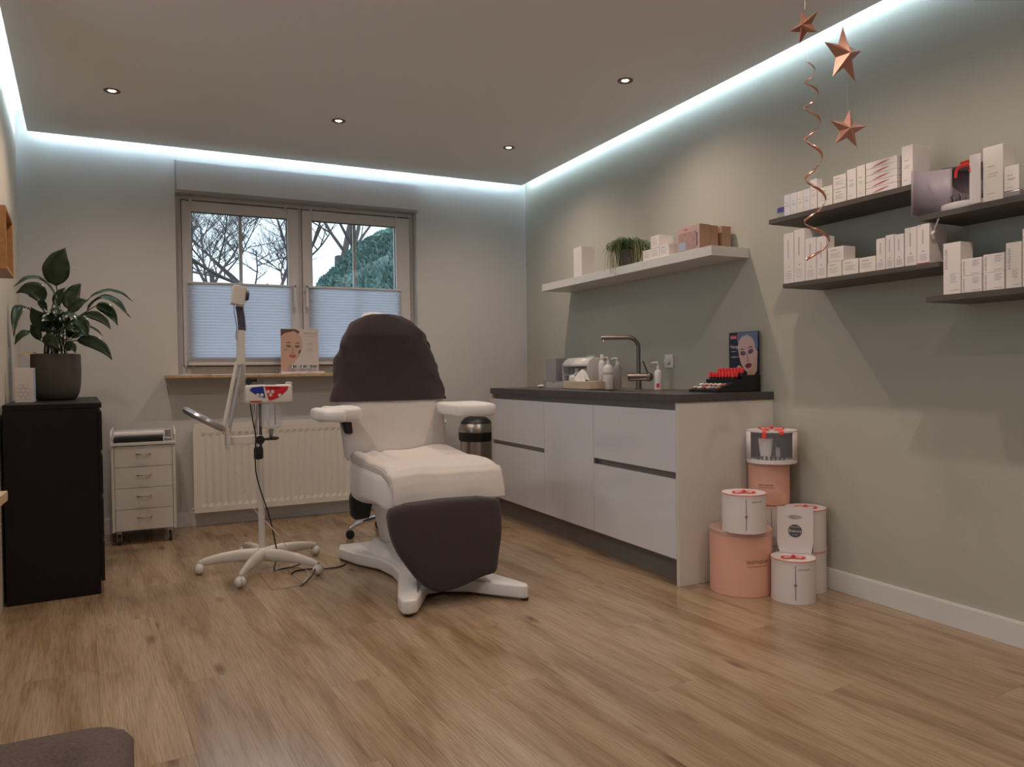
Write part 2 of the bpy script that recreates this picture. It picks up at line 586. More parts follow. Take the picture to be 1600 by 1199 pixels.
# strips of light fixed to the outer edge of the lowered panel, facing the walls
def led(p, q, n):
    b = B()
    p, q, n = Vector(p), Vector(q), Vector(n)
    a = [p, q]
    z0, z1 = ZC + 0.022, ZC + 0.034
    o = n * 0.002
    b.prism([(p.x, p.y), (q.x, q.y), (q.x + o.x, q.y + o.y), (p.x + o.x, p.y + o.y)], z0, z1)
    obj('led_strip', b, 'led', low)
    b = B()
    i0, i1 = p - n * 0.004, q - n * 0.004
    j0, j1 = p - n * 0.012, q - n * 0.012
    b.prism([(i0.x, i0.y), (i1.x, i1.y), (j1.x, j1.y), (j0.x, j0.y)], ZC + 0.0605, ZC + 0.0625)
    obj('led_strip', b, 'led', low)
led((-0.64, YB - g, 0), (XR - g - 0.01, YB - g, 0), (0, 1, 0))
led((XR - g, YB - g - 0.01, 0), (XR - g, YF + 0.3, 0), (1, 0, 0))
led((left_x(YB - g - 0.01) + g, YB - g - 0.01, 0), (left_x(3.3) + g, 3.3, 0), (-1, -0.07, 0))

# ---------------------------------------------------------------- floor of separate planks
b = B()
b.box(-1.8, 3.05, YF - 0.2, YB + 0.28, -0.12, -0.0045)
floor = struct(obj('floor', b, mat('screed', (0.05, 0.04, 0.035), 0.9)))
PW, PL, PT = 0.215, 1.32, 0.0045
AN = math.atan2(0.0732, 0.9973)
RT = Matrix.Rotation(AN, 4, 'Z')
def plank_bm(l):
    b = B()
    gq = 0.0003
    b.box(gq, PW - gq, gq, l - gq, -PT, 0)
    return b
full_me = None
su = Vector((0.9973, 0.0732, 0))
for i in range(-6, 18):
    u0 = 0.134 - PW + i * PW
    off = ((i * 0.39) % 1.0) * PL
    for k in range(-8, 2):
        v0 = k * PL + off - 0.4
        base = Vector((-0.717, YB, 0)) + su * u0 + LD * v0
        corners = [base + su * a + LD * c for a in (0, PW) for c in (0, PL)]
        cut = []
        left_part = u0 + PW / 2 < 0
        ymax = 3.2 if left_part else YB
        if max(c.x for c in corners) > XR: cut.append(((XR - 0.001, 0, 0), (1, 0, 0)))
        if max(c.y for c in corners) > ymax: cut.append(((0, ymax - 0.001, 0), (0, 1, 0)))
        if min(c.y for c in corners) < YF: cut.append(((0, YF + 0.001, 0), (0, -1, 0)))
        if left_part and min(c.x for c in corners) < -1.6: cut.append(((-1.599, 0, 0), (-1, 0, 0)))
        if (not left_part) and u0 < 0: cut.append(((-0.716, YB, 0), (-0.9973, -0.0732, 0)))
        if min(c.x for c in corners) > XR or min(c.y for c in corners) > ymax or max(c.y for c in corners) < YF or (left_part and max(c.x for c in corners) < -1.6):
            continue
        mw = Matrix.Translation(base) @ RT
        if not cut:
            if full_me is None:
                o = obj('plank', plank_bm(PL), 'floor', floor)
                full_me = o.data
            else:
                o = bpy.data.objects.new('plank', full_me)
                COL.objects.link(o)
                o.parent = floor
        else:
            q = plank_bm(PL)
            for v in q.bm.verts:
                v.co = mw @ v.co
            for co, no in cut:
                bmesh.ops.bisect_plane(q.bm, geom=q.bm.verts[:] + q.bm.edges[:] + q.bm.faces[:], plane_co=co, plane_no=no, clear_outer=True)
            if len(q.bm.faces) < 3:
                q.bm.free()
                continue
            inv = mw.inverted()
            for v in q.bm.verts:
                v.co = inv @ v.co
            o = obj('plank', q, 'floor', floor, world=False)
        o.location = base
        o.rotation_euler = (0, 0, AN)
        # parent (floor) sits at the world origin

# cable outlet in the floor: a hinged plank-coloured lid in a thin frame
t = thing('floor_outlet', 'square wooden cable outlet lid in the floor under the white trolley stand', 'floor outlet', (0.56, 3.79, 0))
b = B()
for x0, x1, y0, y1 in ((-0.075, 0.075, -0.165, -0.162), (-0.075, 0.075, 0.162, 0.165), (-0.075, -0.072, -0.165, 0.165), (0.072, 0.075, -0.165, 0.165)):
    b.box(x0, x1, y0, y1, 0.0002, 0.0022)
obj('frame', b, 'silver', t, world=False)
b = B()
b.box(-0.071, 0.071, -0.161, 0.161, 0.0002, 0.0016)
obj('lid', b, 'floor', t, world=False)
t.rotation_euler = (0, 0, AN)

# ---------------------------------------------------------------- baseboards
b = B(); b.box(left_x(YB) + 0.002, 2.2, YB - 0.014, YB - 0.0005, 0.0005, 0.092)
b.box(left_x(YB) + 0.002, 2.2, YB - 0.011, YB - 0.0005, 0.092, 0.097)
struct(obj('baseboard_back', b, 'white_paint'))
b = B(); b.box(XR - 0.014, XR - 0.0005, YF, 2.74, 0.0005, 0.088)
b.box(XR - 0.011, XR - 0.0005, YF, 2.74, 0.088, 0.0935)
struct(obj('baseboard_right', b, 'white_paint'))
b = B(); b.prism([(left_x(YB - .02) + 0.014, YB - .02), (left_x(5.17) + 0.014, 5.17), (left_x(5.17) + 0.001, 5.17), (left_x(YB - .02) + 0.001, YB - .02)], 0.0005, 0.092)
struct(obj('baseboard_left', b, 'white_paint'))

# ---------------------------------------------------------------- window
WY = 5.515     # room side of the window frame
t = bpy.data.objects.new('window_1', None); COL.objects.link(t); t['kind'] = 'structure'
t.location = (1.0, WY, 1.04)
t['label'] = 'white double casement window with pleated blinds over its lower half'
b = B()
# outer frame
b.box(0.172, 0.205, WY, WY + 0.07, 1.023, 2.27)
b.box(1.825, 1.855, WY, WY + 0.07, 1.023, 2.27)
b.box(0.205, 1.825, WY, WY + 0.07, 2.222, 2.27)
b.box(0.205, 1.825, WY, WY + 0.07, 1.023, 1.078)
b.box(0.985, 1.005, WY, WY + 0.07, 1.078, 2.222)
b.box(0.19, 0.245, WY + 0.052, WY + 0.07, 1.03, 2.27)
b.box(1.785, 1.84, WY + 0.052, WY + 0.07, 1.03, 2.27)
b.box(0.24, 1.79, WY + 0.052, WY + 0.07, 2.17, 2.27)
b.box(0.24, 1.79, WY + 0.052, WY + 0.07, 1.03, 1.125)
b.box(0.95, 1.04, WY + 0.052, WY + 0.07, 1.1, 2.2)
obj('frame', b, 'upvc', t)
def sash(x0, x1, gx0, gx1, mx, hx, hs):
    b = B()
    y0, y1 = WY - 0.018, WY + 0.05
    zt, zb = 2.212, 1.085
    gzt, gzb = 2.142, 1.15
    b.box(x0, gx0, y0, y1, zb, zt)
    b.box(gx1, x1, y0, y1, zb, zt)
    b.box(gx0, gx1, y0, y1, gzt, zt)
    b.box(gx0, gx1, y0, y1, zb, gzb)
    s_ = obj('sash', b, 'upvc', t, bevel=0.004)
    b = B(); b.box(gx0 - 0.004, gx1 + 0.004, WY + 0.016, WY + 0.018, gzb - 0.004, gzt + 0.004)
    obj('pane', b, 'glass', s_)
    b = B()
    for xa, xb in ((gx0, gx0 + 0.005), (gx1 - 0.005, gx1)):
        b.box(xa, xb, WY + 0.006, WY + 0.014, gzb, gzt)
    b.box(gx0, gx1, WY + 0.006, WY + 0.014, gzt - 0.005, gzt)
    obj('gasket', b, 'rubber', s_)
    b = B(); b.box(mx - 0.012, mx + 0.012, WY + 0.019, WY + 0.029, gzb, gzt)
    obj('glazing_bar', b, 'upvc', s_)
    b = B()
    b.box(hx - 0.014, hx + 0.014, y0 - 0.012, y0, 1.615, 1.68)
    b.box(hx - 0.009 + hs * 0.0, hx + 0.009, y0 - 0.045, y0 - 0.012, 1.64, 1.66)
    b.box(hx - 0.010, hx + 0.010, y0 - 0.045, y0 - 0.030, 1.50, 1.66)
    hd = obj('handle', b, 'upvc', s_, bevel=0.004)
    b = B(); b.cyl((hx, y0 - 0.046, 1.648), 0.004, 0.002, 8, Matrix.Rotation(PI / 2, 3, 'X'))
    obj('hinge', (lambda q: (q.box(x0 + 0.004 if hs > 0 else x1 - 0.016, x0 + 0.016 if hs > 0 else x1 - 0.004, y0 - 0.012, y0, 1.08, 1.14), q)[1])(B()), 'upvc', s_)
    b.bm.free()
    return s_
sash(0.208, 0.982, 0.270, 0.905, 0.588, 0.945, 1)
sash(1.008, 1.822, 1.080, 1.712, 1.400, 1.030, -1)
# pleated blinds, hung from cords over the lower half
def blind(x0, x1, lab):
    r = thing('pleated_blind', lab, 'blind', ((x0 + x1) / 2, WY - 0.03, 1.09), 'pleated blinds on the window')
    zt, zb, n = 1.645, 1.135, 25
    b = B()
    pr = []
    for i in range(n * 2 + 1):
        pr.append((WY - 0.036 + (0.0035 if i % 2 else 0), zt - (zt - zb) * i / (n * 2)))
    for (ya, za), (yb, zb2) in zip(pr, pr[1:]):
        b.poly([(x0 + 0.004, ya, za), (x1 - 0.004, ya, za), (x1 - 0.004, yb, zb2), (x0 + 0.004, yb, zb2)])
    bmesh.ops.remove_doubles(b.bm, verts=b.bm.verts, dist=1e-5)
    obj('pleated_fabric', b, 'blind', r)
    b = B(); b.box(x0, x1, WY - 0.044, WY - 0.024, zt, zt + 0.014)
    obj('top_rail', b, 'upvc', r, bevel=0.002)
    b = B(); b.box(x0, x1, WY - 0.046, WY - 0.022, 1.088, 1.108)
    obj('bottom_rail', b, 'upvc', r, bevel=0.002)
    b = B(); b.box(x0 + 0.003, x1 - 0.003, WY - 0.038, WY - 0.030, 1.108, 1.136)
    obj('shaded_gap_strip', b, mat('gap_shade_grey', (0.34, 0.33, 0.34), 0.8), r)  # grey strip paints the shaded gap above the bottom rail
    for x in (x0 + 0.03, x1 - 0.03):
        b = B(); b.box(x - 0.008, x + 0.008, WY - 0.030, WY - 0.0185, 2.20, 2.222)
        obj('bracket', b, 'upvc', r)
        b = B(); b.box(x - 0.006, x + 0.006, WY - 0.030, WY - 0.0185, 1.075, 1.09)
        obj('bracket', b, 'upvc', r)
        b = B(); b.tube([(x, WY - 0.034, 1.66), (x, WY - 0.026, 2.2)], 0.0006, 4)
        obj('cord', b, 'upvc', r)
blind(0.236, 0.922, 'white pleated blind over the lower half of the left casement')
blind(1.042, 1.742, 'white pleated blind over the lower half of the right casement')
# roller shutter box above the window
b = B(); b.box(0.180, 1.860, YB - 0.022, YB + 0.20, 2.262, 2.455)
o = obj('trim_1', b, mat('shutter_box_board', (0.60, 0.575, 0.56), 0.5), bevel=0.003); struct(o)
b = B(); b.box(0.168, 1.868, YB - 0.012, YB + 0.2, 2.246, 2.262)
b.box(0.168, 0.180, YB - 0.012, YB + 0.2, 2.262, 2.459)
b.box(0.168, 1.868, YB - 0.012, YB + 0.2, 2.4555, 2.459)
struct(obj('trim_2', b, mat('grey_edge_trim', (0.36, 0.36, 0.36), 0.5)))
# sill of oak strips
sl = bpy.data.objects.new('trim_3', None); COL.objects.link(sl); sl['kind'] = 'structure'; sl.location = (1.0, 5.35, 1.003)
sl['label'] = 'oak window sill made of glued strips'
r9 = random.Random(3)
x = 0.085
while x < 1.93:
    w = min(r9.uniform(0.10, 0.2), 1.93 - x)
    b = B(); b.box(x, x + w - 0.0006, 5.27, WY, 1.003, 1.0225)
    x += w
    obj('strip', b, 'oak', sl, bevel=0.001)

# ---------------------------------------------------------------- outside
b = B(); b.box(-20, 25, YB + 0.3, 60, -0.35, -0.25)
struct(obj('ground', b, 'lawn'))

def hedge(name, lab, x0, x1, y0, y1, h, seed, group=None):
    b = B()
    rr = random.Random(seed)
    def f(u, v):
        # u along Y, v around the cross-section
        y = y0 + (y1 - y0) * u
        a = v * PI
        xc, hw = (x0 + x1) / 2, (x1 - x0) / 2
        ca, sa = math.cos(a), math.sin(a)
        x = xc - hw * (abs(ca) ** 0.35) * (1 if ca > 0 else -1)
        end = min(1.0, (1 - u) * 6) ** 0.5
        z = -0.3 + (h + 0.3) * (abs(sa) ** 0.22) * (0.9 + 0.1 * end)
        if u > 0.92:
            x = xc + (x - xc) * max(0.02, (1 - u) / 0.08) ** 0.5
            z = -0.3 + (z + 0.3) * max(0.3, (1 - u) / 0.08) ** 0.25
        if u < 0.06:
            x = xc + (x - xc) * max(0.0, u / 0.06) ** 0.35
            z = -0.3 + (z + 0.3) * max(0.0, u / 0.06) ** 0.2
        d = noise.noise(Vector((x * 3, y * 3, z * 3)) + Vector((seed, 0, 0))) * 0.09 + noise.noise(Vector((x * 11, y * 11, z * 11))) * 0.05
        n_ = Vector((x - xc, 0, 0.6 * sa))
        n_ = n_.normalized() if n_.length > 0 else Vector((0, 0, 1))
        return (x + n_.x * d, y + d * 0.5, z + n_.z * d)
    b.grid(f, 150, 90)
    t = thing(name, lab, 'hedge', ((x0 + x1) / 2, (y0 + y1) / 2, -0.25))
    obj('foliage', b, 'hedge', t, smooth=True)
    # tufts standing off the clipped surface
    b = B()
    for k in range(16000):
        u, v = rr.random(), rr.uniform(0.03, 0.97)
        p = Vector(f(u, v))
        s = rr.uniform(0.012, 0.03)
        d = Vector((rr.uniform(-1, 0.3), rr.uniform(-0.6, 0.6), rr.uniform(0.2, 1.2))).normalized()
        w = d.cross(Vector((rr.random(), rr.random(), rr.random()))).normalized() * s * 0.5
        b.poly([p - w, p + w, p + d * s * 2])
    o = obj('sprays', b, 'hedge', t)
    o['kind'] = 'stuff'
hedge('clipped_hedge', 'tall clipped conifer hedge outside the right casement', 2.20, 3.6, 6.6, 12.0, 2.53, 3)
hedge('conifer_hedge', 'higher rough conifer hedge behind the clipped one', 3.30, 6.6, 12.5, 15.4, 3.60, 9)

def tree(name, lab, base, height, r0, seed, lean=(0, 0), spread=0.55, nb=3, trunk=0.45, levels=5, fat=1.0):
    rr = random.Random(seed)
    t = thing(name, lab, 'tree', base, 'bare trees outside the window')
    main, mid, fine = B(), B(), B()
    def grow(p, d, L, r, lev):
        n = 5
        path, rs = [p.copy()], [r]
        q, dd = p.copy(), d.copy()
        for i in range(n):
            dd = (dd + Vector((rr.uniform(-1, 1), rr.uniform(-1, 1), rr.uniform(-0.6, 0.9))) * 0.13).normalized()
            q = q + dd * (L / n)
            path.append(q.copy())
            rs.append(r * (1 - 0.45 * (i + 1) / n))
        (main if lev <= 1 else mid if lev <= 2 else fine).tube(path, [q_ * (fat if lev > 2 else 1) for q_ in rs], 8 if lev <= 1 else 5 if lev == 2 else 3)
        if lev >= levels:
            return
        k = nb + (1 if lev >= 2 else 0) + (1 if lev >= 3 else 0)
        for j in range(k):
            f = 0.35 + 0.65 * (j + rr.random() * 0.6) / k if lev > 0 else 0.7 + 0.3 * j / k
            f = min(f, 1.0)
            ix = min(int(f * n), n - 1)
            s = path[ix].lerp(path[ix + 1], f * n - ix)
            ax = Vector((rr.uniform(-1, 1), rr.uniform(-1, 1), rr.uniform(-0.3, 0.5))).normalized()
            nd = (dd * (1 - spread) + ax * spread + Vector((0, 0, 0.18))).normalized()
            grow(s, nd, L * rr.uniform(0.55, 0.8), rs[ix] * rr.uniform(0.45, 0.62), lev + 1)
    grow(Vector(base), Vector((lean[0], lean[1], 1)).normalized(), height * trunk, r0, 0)
    obj('trunk', main, 'bark', t, smooth=True)
    obj('branches', mid, 'bark', t, smooth=True)
    o = obj('twigs', fine, 'bark', t)
    o['kind'] = 'stuff'
tree('bare_tree', 'bare tree with a forked trunk behind the hedge in the right pane', (4.33, 19.0, -0.25), 9.4, 0.24, 5, (0.02, 0.1), 0.5, 3, 0.48, 4)
tree('bare_tree', 'bare tree with many thin branches filling the left pane', (5.7, 31.0, -0.25), 14.3, 0.24, 11, (-0.28, 0.1), 0.62, 4, 0.36, 5, 1.5)
tree('bare_tree', 'slender bare tree at the far left of the left pane', (2.7, 46.0, -0.25), 18.8, 0.24, 23, (0.1, 0), 0.6, 4, 0.40, 5, 1.8)

# ---------------------------------------------------------------- ceiling spotlights
NS = ['front left ceiling spotlight above the dark dresser', 'ceiling spotlight above the window', 'ceiling spotlight nearest the far right corner', 'ceiling spotlight above the washbasin counter']
for i, (x, y) in enumerate(SPOTS):
    if i == 4: lab = 'ceiling spotlight just past the top left edge of the view'
    elif i > 4: lab = 'ceiling spotlight outside the view, ' + ['near the dark shelves', 'above the desk', 'above the viewer', 'right of the viewer', 'left behind the viewer', 'right behind the viewer'][i - 5]
    else: lab = NS[i]
    t = thing('ceiling_spotlight', lab, 'spotlight', (x, y, ZC), 'recessed ceiling spotlights')
    b = B(); b.lathe([(0.026, -0.0035), (0.030, -0.006), (0.040, -0.004), (0.041, -0.0003), (0.024, -0.0003)], (0, 0, 0), 24, cap=False)
    obj('ring', b, 'spotring', t, smooth=True, world=False)
    b = B(); b.lathe([(0.0, -0.0045), (0.012, -0.004), (0.018, -0.0008)], (0, 0, 0), 16)
    obj('bulb', b, 'bulb', t, world=False)
    ld = bpy.data.lights.new('spot_lamp', 'SPOT')
    ld.energy = SPOT_W
    ld.color = WARM
    ld.spot_size = math.radians(SPOT_ANG)
    ld.spot_blend = 1.0
    ld.shadow_soft_size = 0.02
    lo = bpy.data.objects.new('spot_lamp', ld)
    lo.location = (0, 0, -0.028)
    lo.parent = t
    COL.objects.link(lo)
# ================================================================== radiator
t = thing('radiator', 'white ribbed panel radiator on the wall under the window', 'radiator', (1.1, 5.38, 0.10))
RX0, RX1, RY = 0.245, 1.96, 5.33
b = B()
nr = 36
def rib(u, v):
    x = RX0 + 0.04 + (RX1 - RX0 - 0.08) * u
    z = 0.135 + 0.50 * v
    fr = (u * nr) % 1.0
    d = 0.0
    edge = min(v, 1 - v)
    k = min(1.0, edge / 0.05)
    if abs(fr - 0.5) < 0.14:
        d = 0.0065 * k
    return (x, RY + d, z)
us = []
for i in range(nr):
    for f in (0.0, 0.38, 0.43, 0.57, 0.62):
        us.append((i + f) / nr)
us.append(1.0)
vs_ = [0, 0.012, 0.05, 0.95, 0.988, 1]
gr = [[b.bm.verts.new(rib(u + 1e-7, v)) for v in vs_] for u in us]
for i in range(len(us) - 1):
    for j in range(len(vs_) - 1):
        b.bm.faces.new((gr[i][j], gr[i + 1][j], gr[i + 1][j + 1], gr[i][j + 1]))
b.box(RX0, RX0 + 0.04, RY, RY + 0.012, 0.10, 0.668)
b.box(RX1 - 0.04, RX1, RY, RY + 0.012, 0.10, 0.668)
b.box(RX0 + 0.04, RX1 - 0.04, RY, RY + 0.012, 0.10, 0.135)
b.box(RX0 + 0.04, RX1 - 0.04, RY, RY + 0.012, 0.635, 0.668)
obj('front_panel', b, 'rad', t)
b = B(); b.box(RX0 + 0.01, RX1 - 0.01, RY + 0.05, RY + 0.066, 0.11, 0.695)
obj('back_panel', b, 'rad', t)
b = B()
b.box(RX0, RX0 + 0.003, RY + 0.012, RY + 0.07, 0.11, 0.667)
b.box(RX1 - 0.003, RX1, RY + 0.012, RY + 0.07, 0.11, 0.667)
obj('side_cover', b, 'rad', t)
b = B()
for i in range(60):
    x = RX0 + 0.01 + i * (RX1 - RX0 - 0.025) / 60
    b.box(x, x + 0.008, RY + 0.012, RY + 0.05, 0.660, 0.666)
o = obj('top_grille', b, 'rad', t); o['kind'] = 'stuff'
b = B()
b.cyl((RX0 - 0.012, RY + 0.03, 0.125), 0.008, 0.02, 10, Matrix.Rotation(PI / 2, 3, 'Y'))
obj('bleed_valve', b, 'brass', t)
b = B()
b.tube([(RX1, RY + 0.03, 0.632), (RX1 + 0.03, RY + 0.03, 0.632)], 0.007, 8)
b.cyl((RX1 + 0.03, RY + 0.03, 0.632), 0.022, 0.055, 16, Matrix.Rotation(PI / 2, 3, 'Y'), 0.019)
obj('thermostat_knob', b, 'white_paint', t, smooth=True)
b = B()
for x in (RX0 + 0.2, RX1 - 0.2):
    b.box(x, x + 0.03, RY + 0.066, YB - 0.0005, 0.2, 0.6)
obj('wall_bracket', b, 'rad', t)

# ================================================================== dresser (parallel to the skewed wall)
DA = AN
def dres(lx, ly, lz=0.0):
    return Vector((-0.209, 3.95, 0)) + Vector((lx * math.cos(DA) - ly * math.sin(DA), lx * math.sin(DA) + ly * math.cos(DA), lz))
t = thing('dresser', 'black-brown chest of drawers in the left corner under the potted lily', 'dresser', (-0.209, 3.95, 0))
t.rotation_euler = (0, 0, DA)
DW, DL, DH = 0.385, 1.2, 0.898
b = B(); b.box(-DW, 0, 0, DL, DH - 0.024, DH)
obj('top', b, 'blackbrown', t, bevel=0.0015, world=False)
for ly in (0.0, DL - 0.02):
    b = B(); b.box(-DW + 0.0, -0.018, ly + 0.002, ly + 0.02, 0.0005, DH - 0.0245)
    obj('side_panel', b, 'blackbrown', t, world=False)
b = B(); b.box(-DW, -DW + 0.006, 0.022, DL - 0.022, 0.02, DH - 0.0245)
obj('back_panel', b, 'blackbrown', t, world=False)
b = B(); b.box(-0.045, -0.03, 0.022, DL - 0.022, 0.0005, 0.055)
obj('plinth', b, 'blackbrown', t, world=False)
zs = [0.06, 0.265, 0.47, 0.675]
for z in zs:
    for ly in (0.0, DL / 2 + 0.001):
        b = B(); b.box(-0.0165, 0.0, ly + 0.001, ly + DL / 2 - 0.002, z, z + 0.18)
        b.box(-DW + 0.03, -0.0165, ly + 0.03, ly + DL / 2 - 0.03, z + 0.01, z + 0.15)
        obj('drawer', b, 'blackbrown', t, world=False)

# ================================================================== desk corner and stool in the foreground
t = thing('desk', 'light wooden desk top corner at the left edge', 'desk', (-0.75, 1.6, 0))
b = B(); b.box(-1.25, -0.312, 0.25, 2.115, 0.726, 0.75)
obj('desk_top', b, 'wood', t, bevel=0.002)
for x in (-1.2, -0.36):
    for y in (0.30, 2.06):
        b = B(); b.box(x - 0.025, x + 0.025, y - 0.025, y + 0.025, 0.0005, 0.7255)
        obj('leg', b, 'white_paint', t)
SY0 = 1.10
t = thing('upholstered_stool', 'low grey-brown tweed stool with a buttoned top at the bottom left', 'stool', (-0.30, SY0, 0))
b = B()
sx, sy = 0.265, 0.27
btn = [(dx, dy) for dx in (-0.17, 0.0, 0.17) for dy in (-0.16, 0.0, 0.13)]
def stool_top(u, v):
    x, y = (u * 2 - 1), (v * 2 - 1)
    ex = 1 - abs(x) ** 8
    ey = 1 - abs(y) ** 8
    z = 0.437 + 0.034 * max(0, ex * ey) ** 0.5
    px, py = x * sx, y * sy
    cr = 0.05
    ox, oy = abs(px) - (sx - cr), abs(py) - (sy - cr)
    if ox > 0 and oy > 0:
        l = math.hypot(ox, oy)
        m_ = max(ox, oy)
        px = math.copysign(sx - cr + ox * m_ / l, px)
        py = math.copysign(sy - cr + oy * m_ / l, py)
    for bx_, by_ in btn:
        d = math.hypot(px - bx_, py - by_)
        z -= 0.022 * math.exp(-(d / 0.028) ** 2)
    return (-0.30 + px, SY0 + py, z)
b.grid(stool_top, 44, 44)
bb = [v for v in b.bm.verts if v.is_boundary]
ex_ = bmesh.ops.extrude_edge_only(b.bm, edges=[e for e in b.bm.edges if e.is_boundary])
for v in [g_ for g_ in ex_['geom'] if isinstance(g_, bmesh.types.BMVert)]:
    v.co.z = 0.30
obj('cushion', b, 'tweed', t, smooth=True)
for bx_, by_ in btn:
    b = B(); b.ball((-0.30 + bx_, SY0 + by_, 0.4505), 0.011, 0.011, 0.005, 10)
    obj('button', b, 'tweed', t, smooth=True)
for dx in (-0.2, 0.2):
    for dy in (-0.2, 0.2):
        b = B(); b.cyl((-0.30 + dx, SY0 + dy, 0.0005), 0.014, 0.3, 10, None, 0.02)
        obj('leg', b, 'wood', t)

# wooden wall box on the left wall
t = thing('wall_frame', 'deep orange wooden box frame hung on the left wall above the lily', 'frame', (-0.60, 3.75, 1.5))
t.rotation_euler = (0, 0, AN)
t.location = (left_x(3.64) + 0.001, 3.64, 1.447)
for nm, q in (('frame_side', (0.0, 0.075, -0.17, -0.155, 0, 0.25)), ('frame_side', (0.0, 0.075, 0.155, 0.17, 0, 0.25)), ('frame_rail', (0.0, 0.075, -0.1545, 0.1545, 0, 0.015)), ('frame_rail', (0.0, 0.075, -0.1545, 0.1545, 0.235, 0.25)), ('back_board', (0.0, 0.006, -0.1545, 0.1545, 0.0155, 0.2345))):
    b = B(); b.box(*q)
    obj(nm, b, 'orangewood', t, world=False, bevel=0.0015)

# ================================================================== drawer trolley
CX0, CX1, CY0, CY1 = -0.222, 0.128, 5.0, 5.36
t = thing('drawer_trolley', 'white four-drawer trolley on castors between dresser and radiator', 'trolley', ((CX0 + CX1) / 2, 5.18, 0))
b = B(); b.box(CX0, CX0 + 0.016, CY0, CY1, 0.083, 0.60); obj('side_panel', b, 'panel', t, bevel=0.001)
b = B(); b.box(CX1 - 0.016, CX1, CY0, CY1, 0.083, 0.60); obj('side_panel', b, 'panel', t, bevel=0.001)
b = B(); b.box(CX0 + 0.0165, CX1 - 0.0165, CY1 - 0.01, CY1, 0.085, 0.60); obj('back_panel', b, 'panel', t)
b = B(); b.box(CX0 + 0.0165, CX1 - 0.0165, CY0 + 0.02, CY1 - 0.011, 0.083, 0.095); obj('bottom_board', b, 'panel', t)
b = B(); b.box(CX0 - 0.003, CX1 + 0.003, CY0 - 0.006, CY1, 0.6005, 0.618); obj('tray_board', b, 'panel', t, bevel=0.002)
for i in range(4):
    z0 = 0.088 + i * 0.128
    b = B(); b.box(CX0 + 0.018, CX1 - 0.018, CY0 + 0.001, CY0 + 0.018, z0, z0 + 0.1255)
    b.box(CX0 + 0.03, CX1 - 0.03, CY0 + 0.018, CY1 - 0.03, z0 + 0.01, z0 + 0.1)
    d = obj('drawer', b, 'panel', t, bevel=0.0012)
    b = B()
    xm = (CX0 + CX1) / 2
    b.tube([(xm - 0.038, CY0, z0 + 0.078), (xm - 0.034, CY0 - 0.012, z0 + 0.076), (xm - 0.018, CY0 - 0.019, z0 + 0.0745), (xm + 0.018, CY0 - 0.019, z0 + 0.0745), (xm + 0.034, CY0 - 0.012, z0 + 0.076), (xm + 0.038, CY0, z0 + 0.078)], 0.0038, 8)
    obj('handle', b, 'brass', d, smooth=True)
# side rails of the tray
for xs_ in (CX0 - 0.002, CX1 - 0.006):
    b = B()
    b.prism([(CY0 - 0.002, 0.59), (CY0 - 0.002, 0.66), (CY0 + 0.05, 0.695), (CY1 - 0.02, 0.695), (CY1, 0.60), (CY1, 0.59)], xs_, xs_ + 0.008, 'X')
    obj('tray_rail', b, 'white_paint', t, bevel=0.001)
b = B(); b.box(CX0 + 0.01, CX1 - 0.01, CY1 - 0.008, CY1, 0.618, 0.675); obj('tray_back', b, 'white_paint', t)
for x, y in ((CX0 + 0.035, CY0 + 0.035), (CX1 - 0.035, CY0 + 0.035), (CX0 + 0.035, CY1 - 0.035), (CX1 - 0.035, CY1 - 0.035)):
    b = B(); b.cyl((x - 0.008, y, 0.0255), 0.025, 0.016, 18, Matrix.Rotation(PI / 2, 3, 'Y'))
    w_ = obj('castor', b, 'rubber', t)
    b = B(); b.box(x - 0.014, x - 0.010, y - 0.012, y + 0.014, 0.02, 0.07); b.box(x + 0.010, x + 0.014, y - 0.012, y + 0.014, 0.02, 0.07); b.box(x - 0.014, x + 0.014, y - 0.014, y + 0.016, 0.066, 0.083)
    obj('fork', b, 'steel', w_)
t = thing('tissue_roll', 'white paper roll lying on top of the drawer trolley', 'paper roll', (-0.06, 5.07, 0.66))
b = B(); b.tube([(-0.205, 5.045, 0.665), (0.065, 5.045, 0.665)], 0.018, 16)
obj('paper', b, 'paper', t, smooth=True)
b = B(); b.tube([(-0.2055, 5.045, 0.665), (0.0655, 5.045, 0.665)], 0.006, 10)
obj('core', b, 'kraft', t)
o_ = B(); o_.box(-0.208, 0.062, 5.015, 5.13, 0.6185, 0.6465)
tag(obj('black_case', o_, 'black', None, bevel=0.002), 'flat black case under the paper roll on the trolley', 'case')
o_ = B(); o_.box(0.070, 0.108, 5.02, 5.12, 0.6185, 0.640); o_.box(0.074, 0.104, 5.03, 5.11, 0.640, 0.69)
tag(obj('small_device', o_, 'silver', None, bevel=0.003), 'small grey device standing right of the roll on the trolley', 'device')

# ================================================================== kitchen unit
KX, KY0, KY1 = 2.20, 2.745, 4.84
t = thing('base_unit', 'white glossy handleless base unit with drawers and a door along the right wall', 'cabinet', (2.5, 3.79, 0))
b = B(); b.box(KX, XR - 0.001, KY0, KY0 + 0.018, 0.0005, 0.8615); obj('end_panel', b, 'panel', t, bevel=0.0008)
b = B(); b.box(KX, XR - 0.001, KY1 - 0.018, KY1, 0.0005, 0.8615); obj('end_panel', b, 'panel', t, bevel=0.0008)
b = B(); b.box(KX + 0.022, XR - 0.002, KY0 + 0.019, KY1 - 0.019, 0.122, 0.70); obj('carcass', b, 'grey_rail', t)
b = B(); b.box(KX + 0.05, KX + 0.066, KY0 + 0.019, KY1 - 0.019, 0.001, 0.121); obj('plinth', b, 'plinth', t)
b = B(); b.box(KX + 0.025, KX + 0.045, KY0 + 0.019, KY1 - 0.019, 0.80, 0.861); obj('grip_rail', b, 'grey_rail', t)
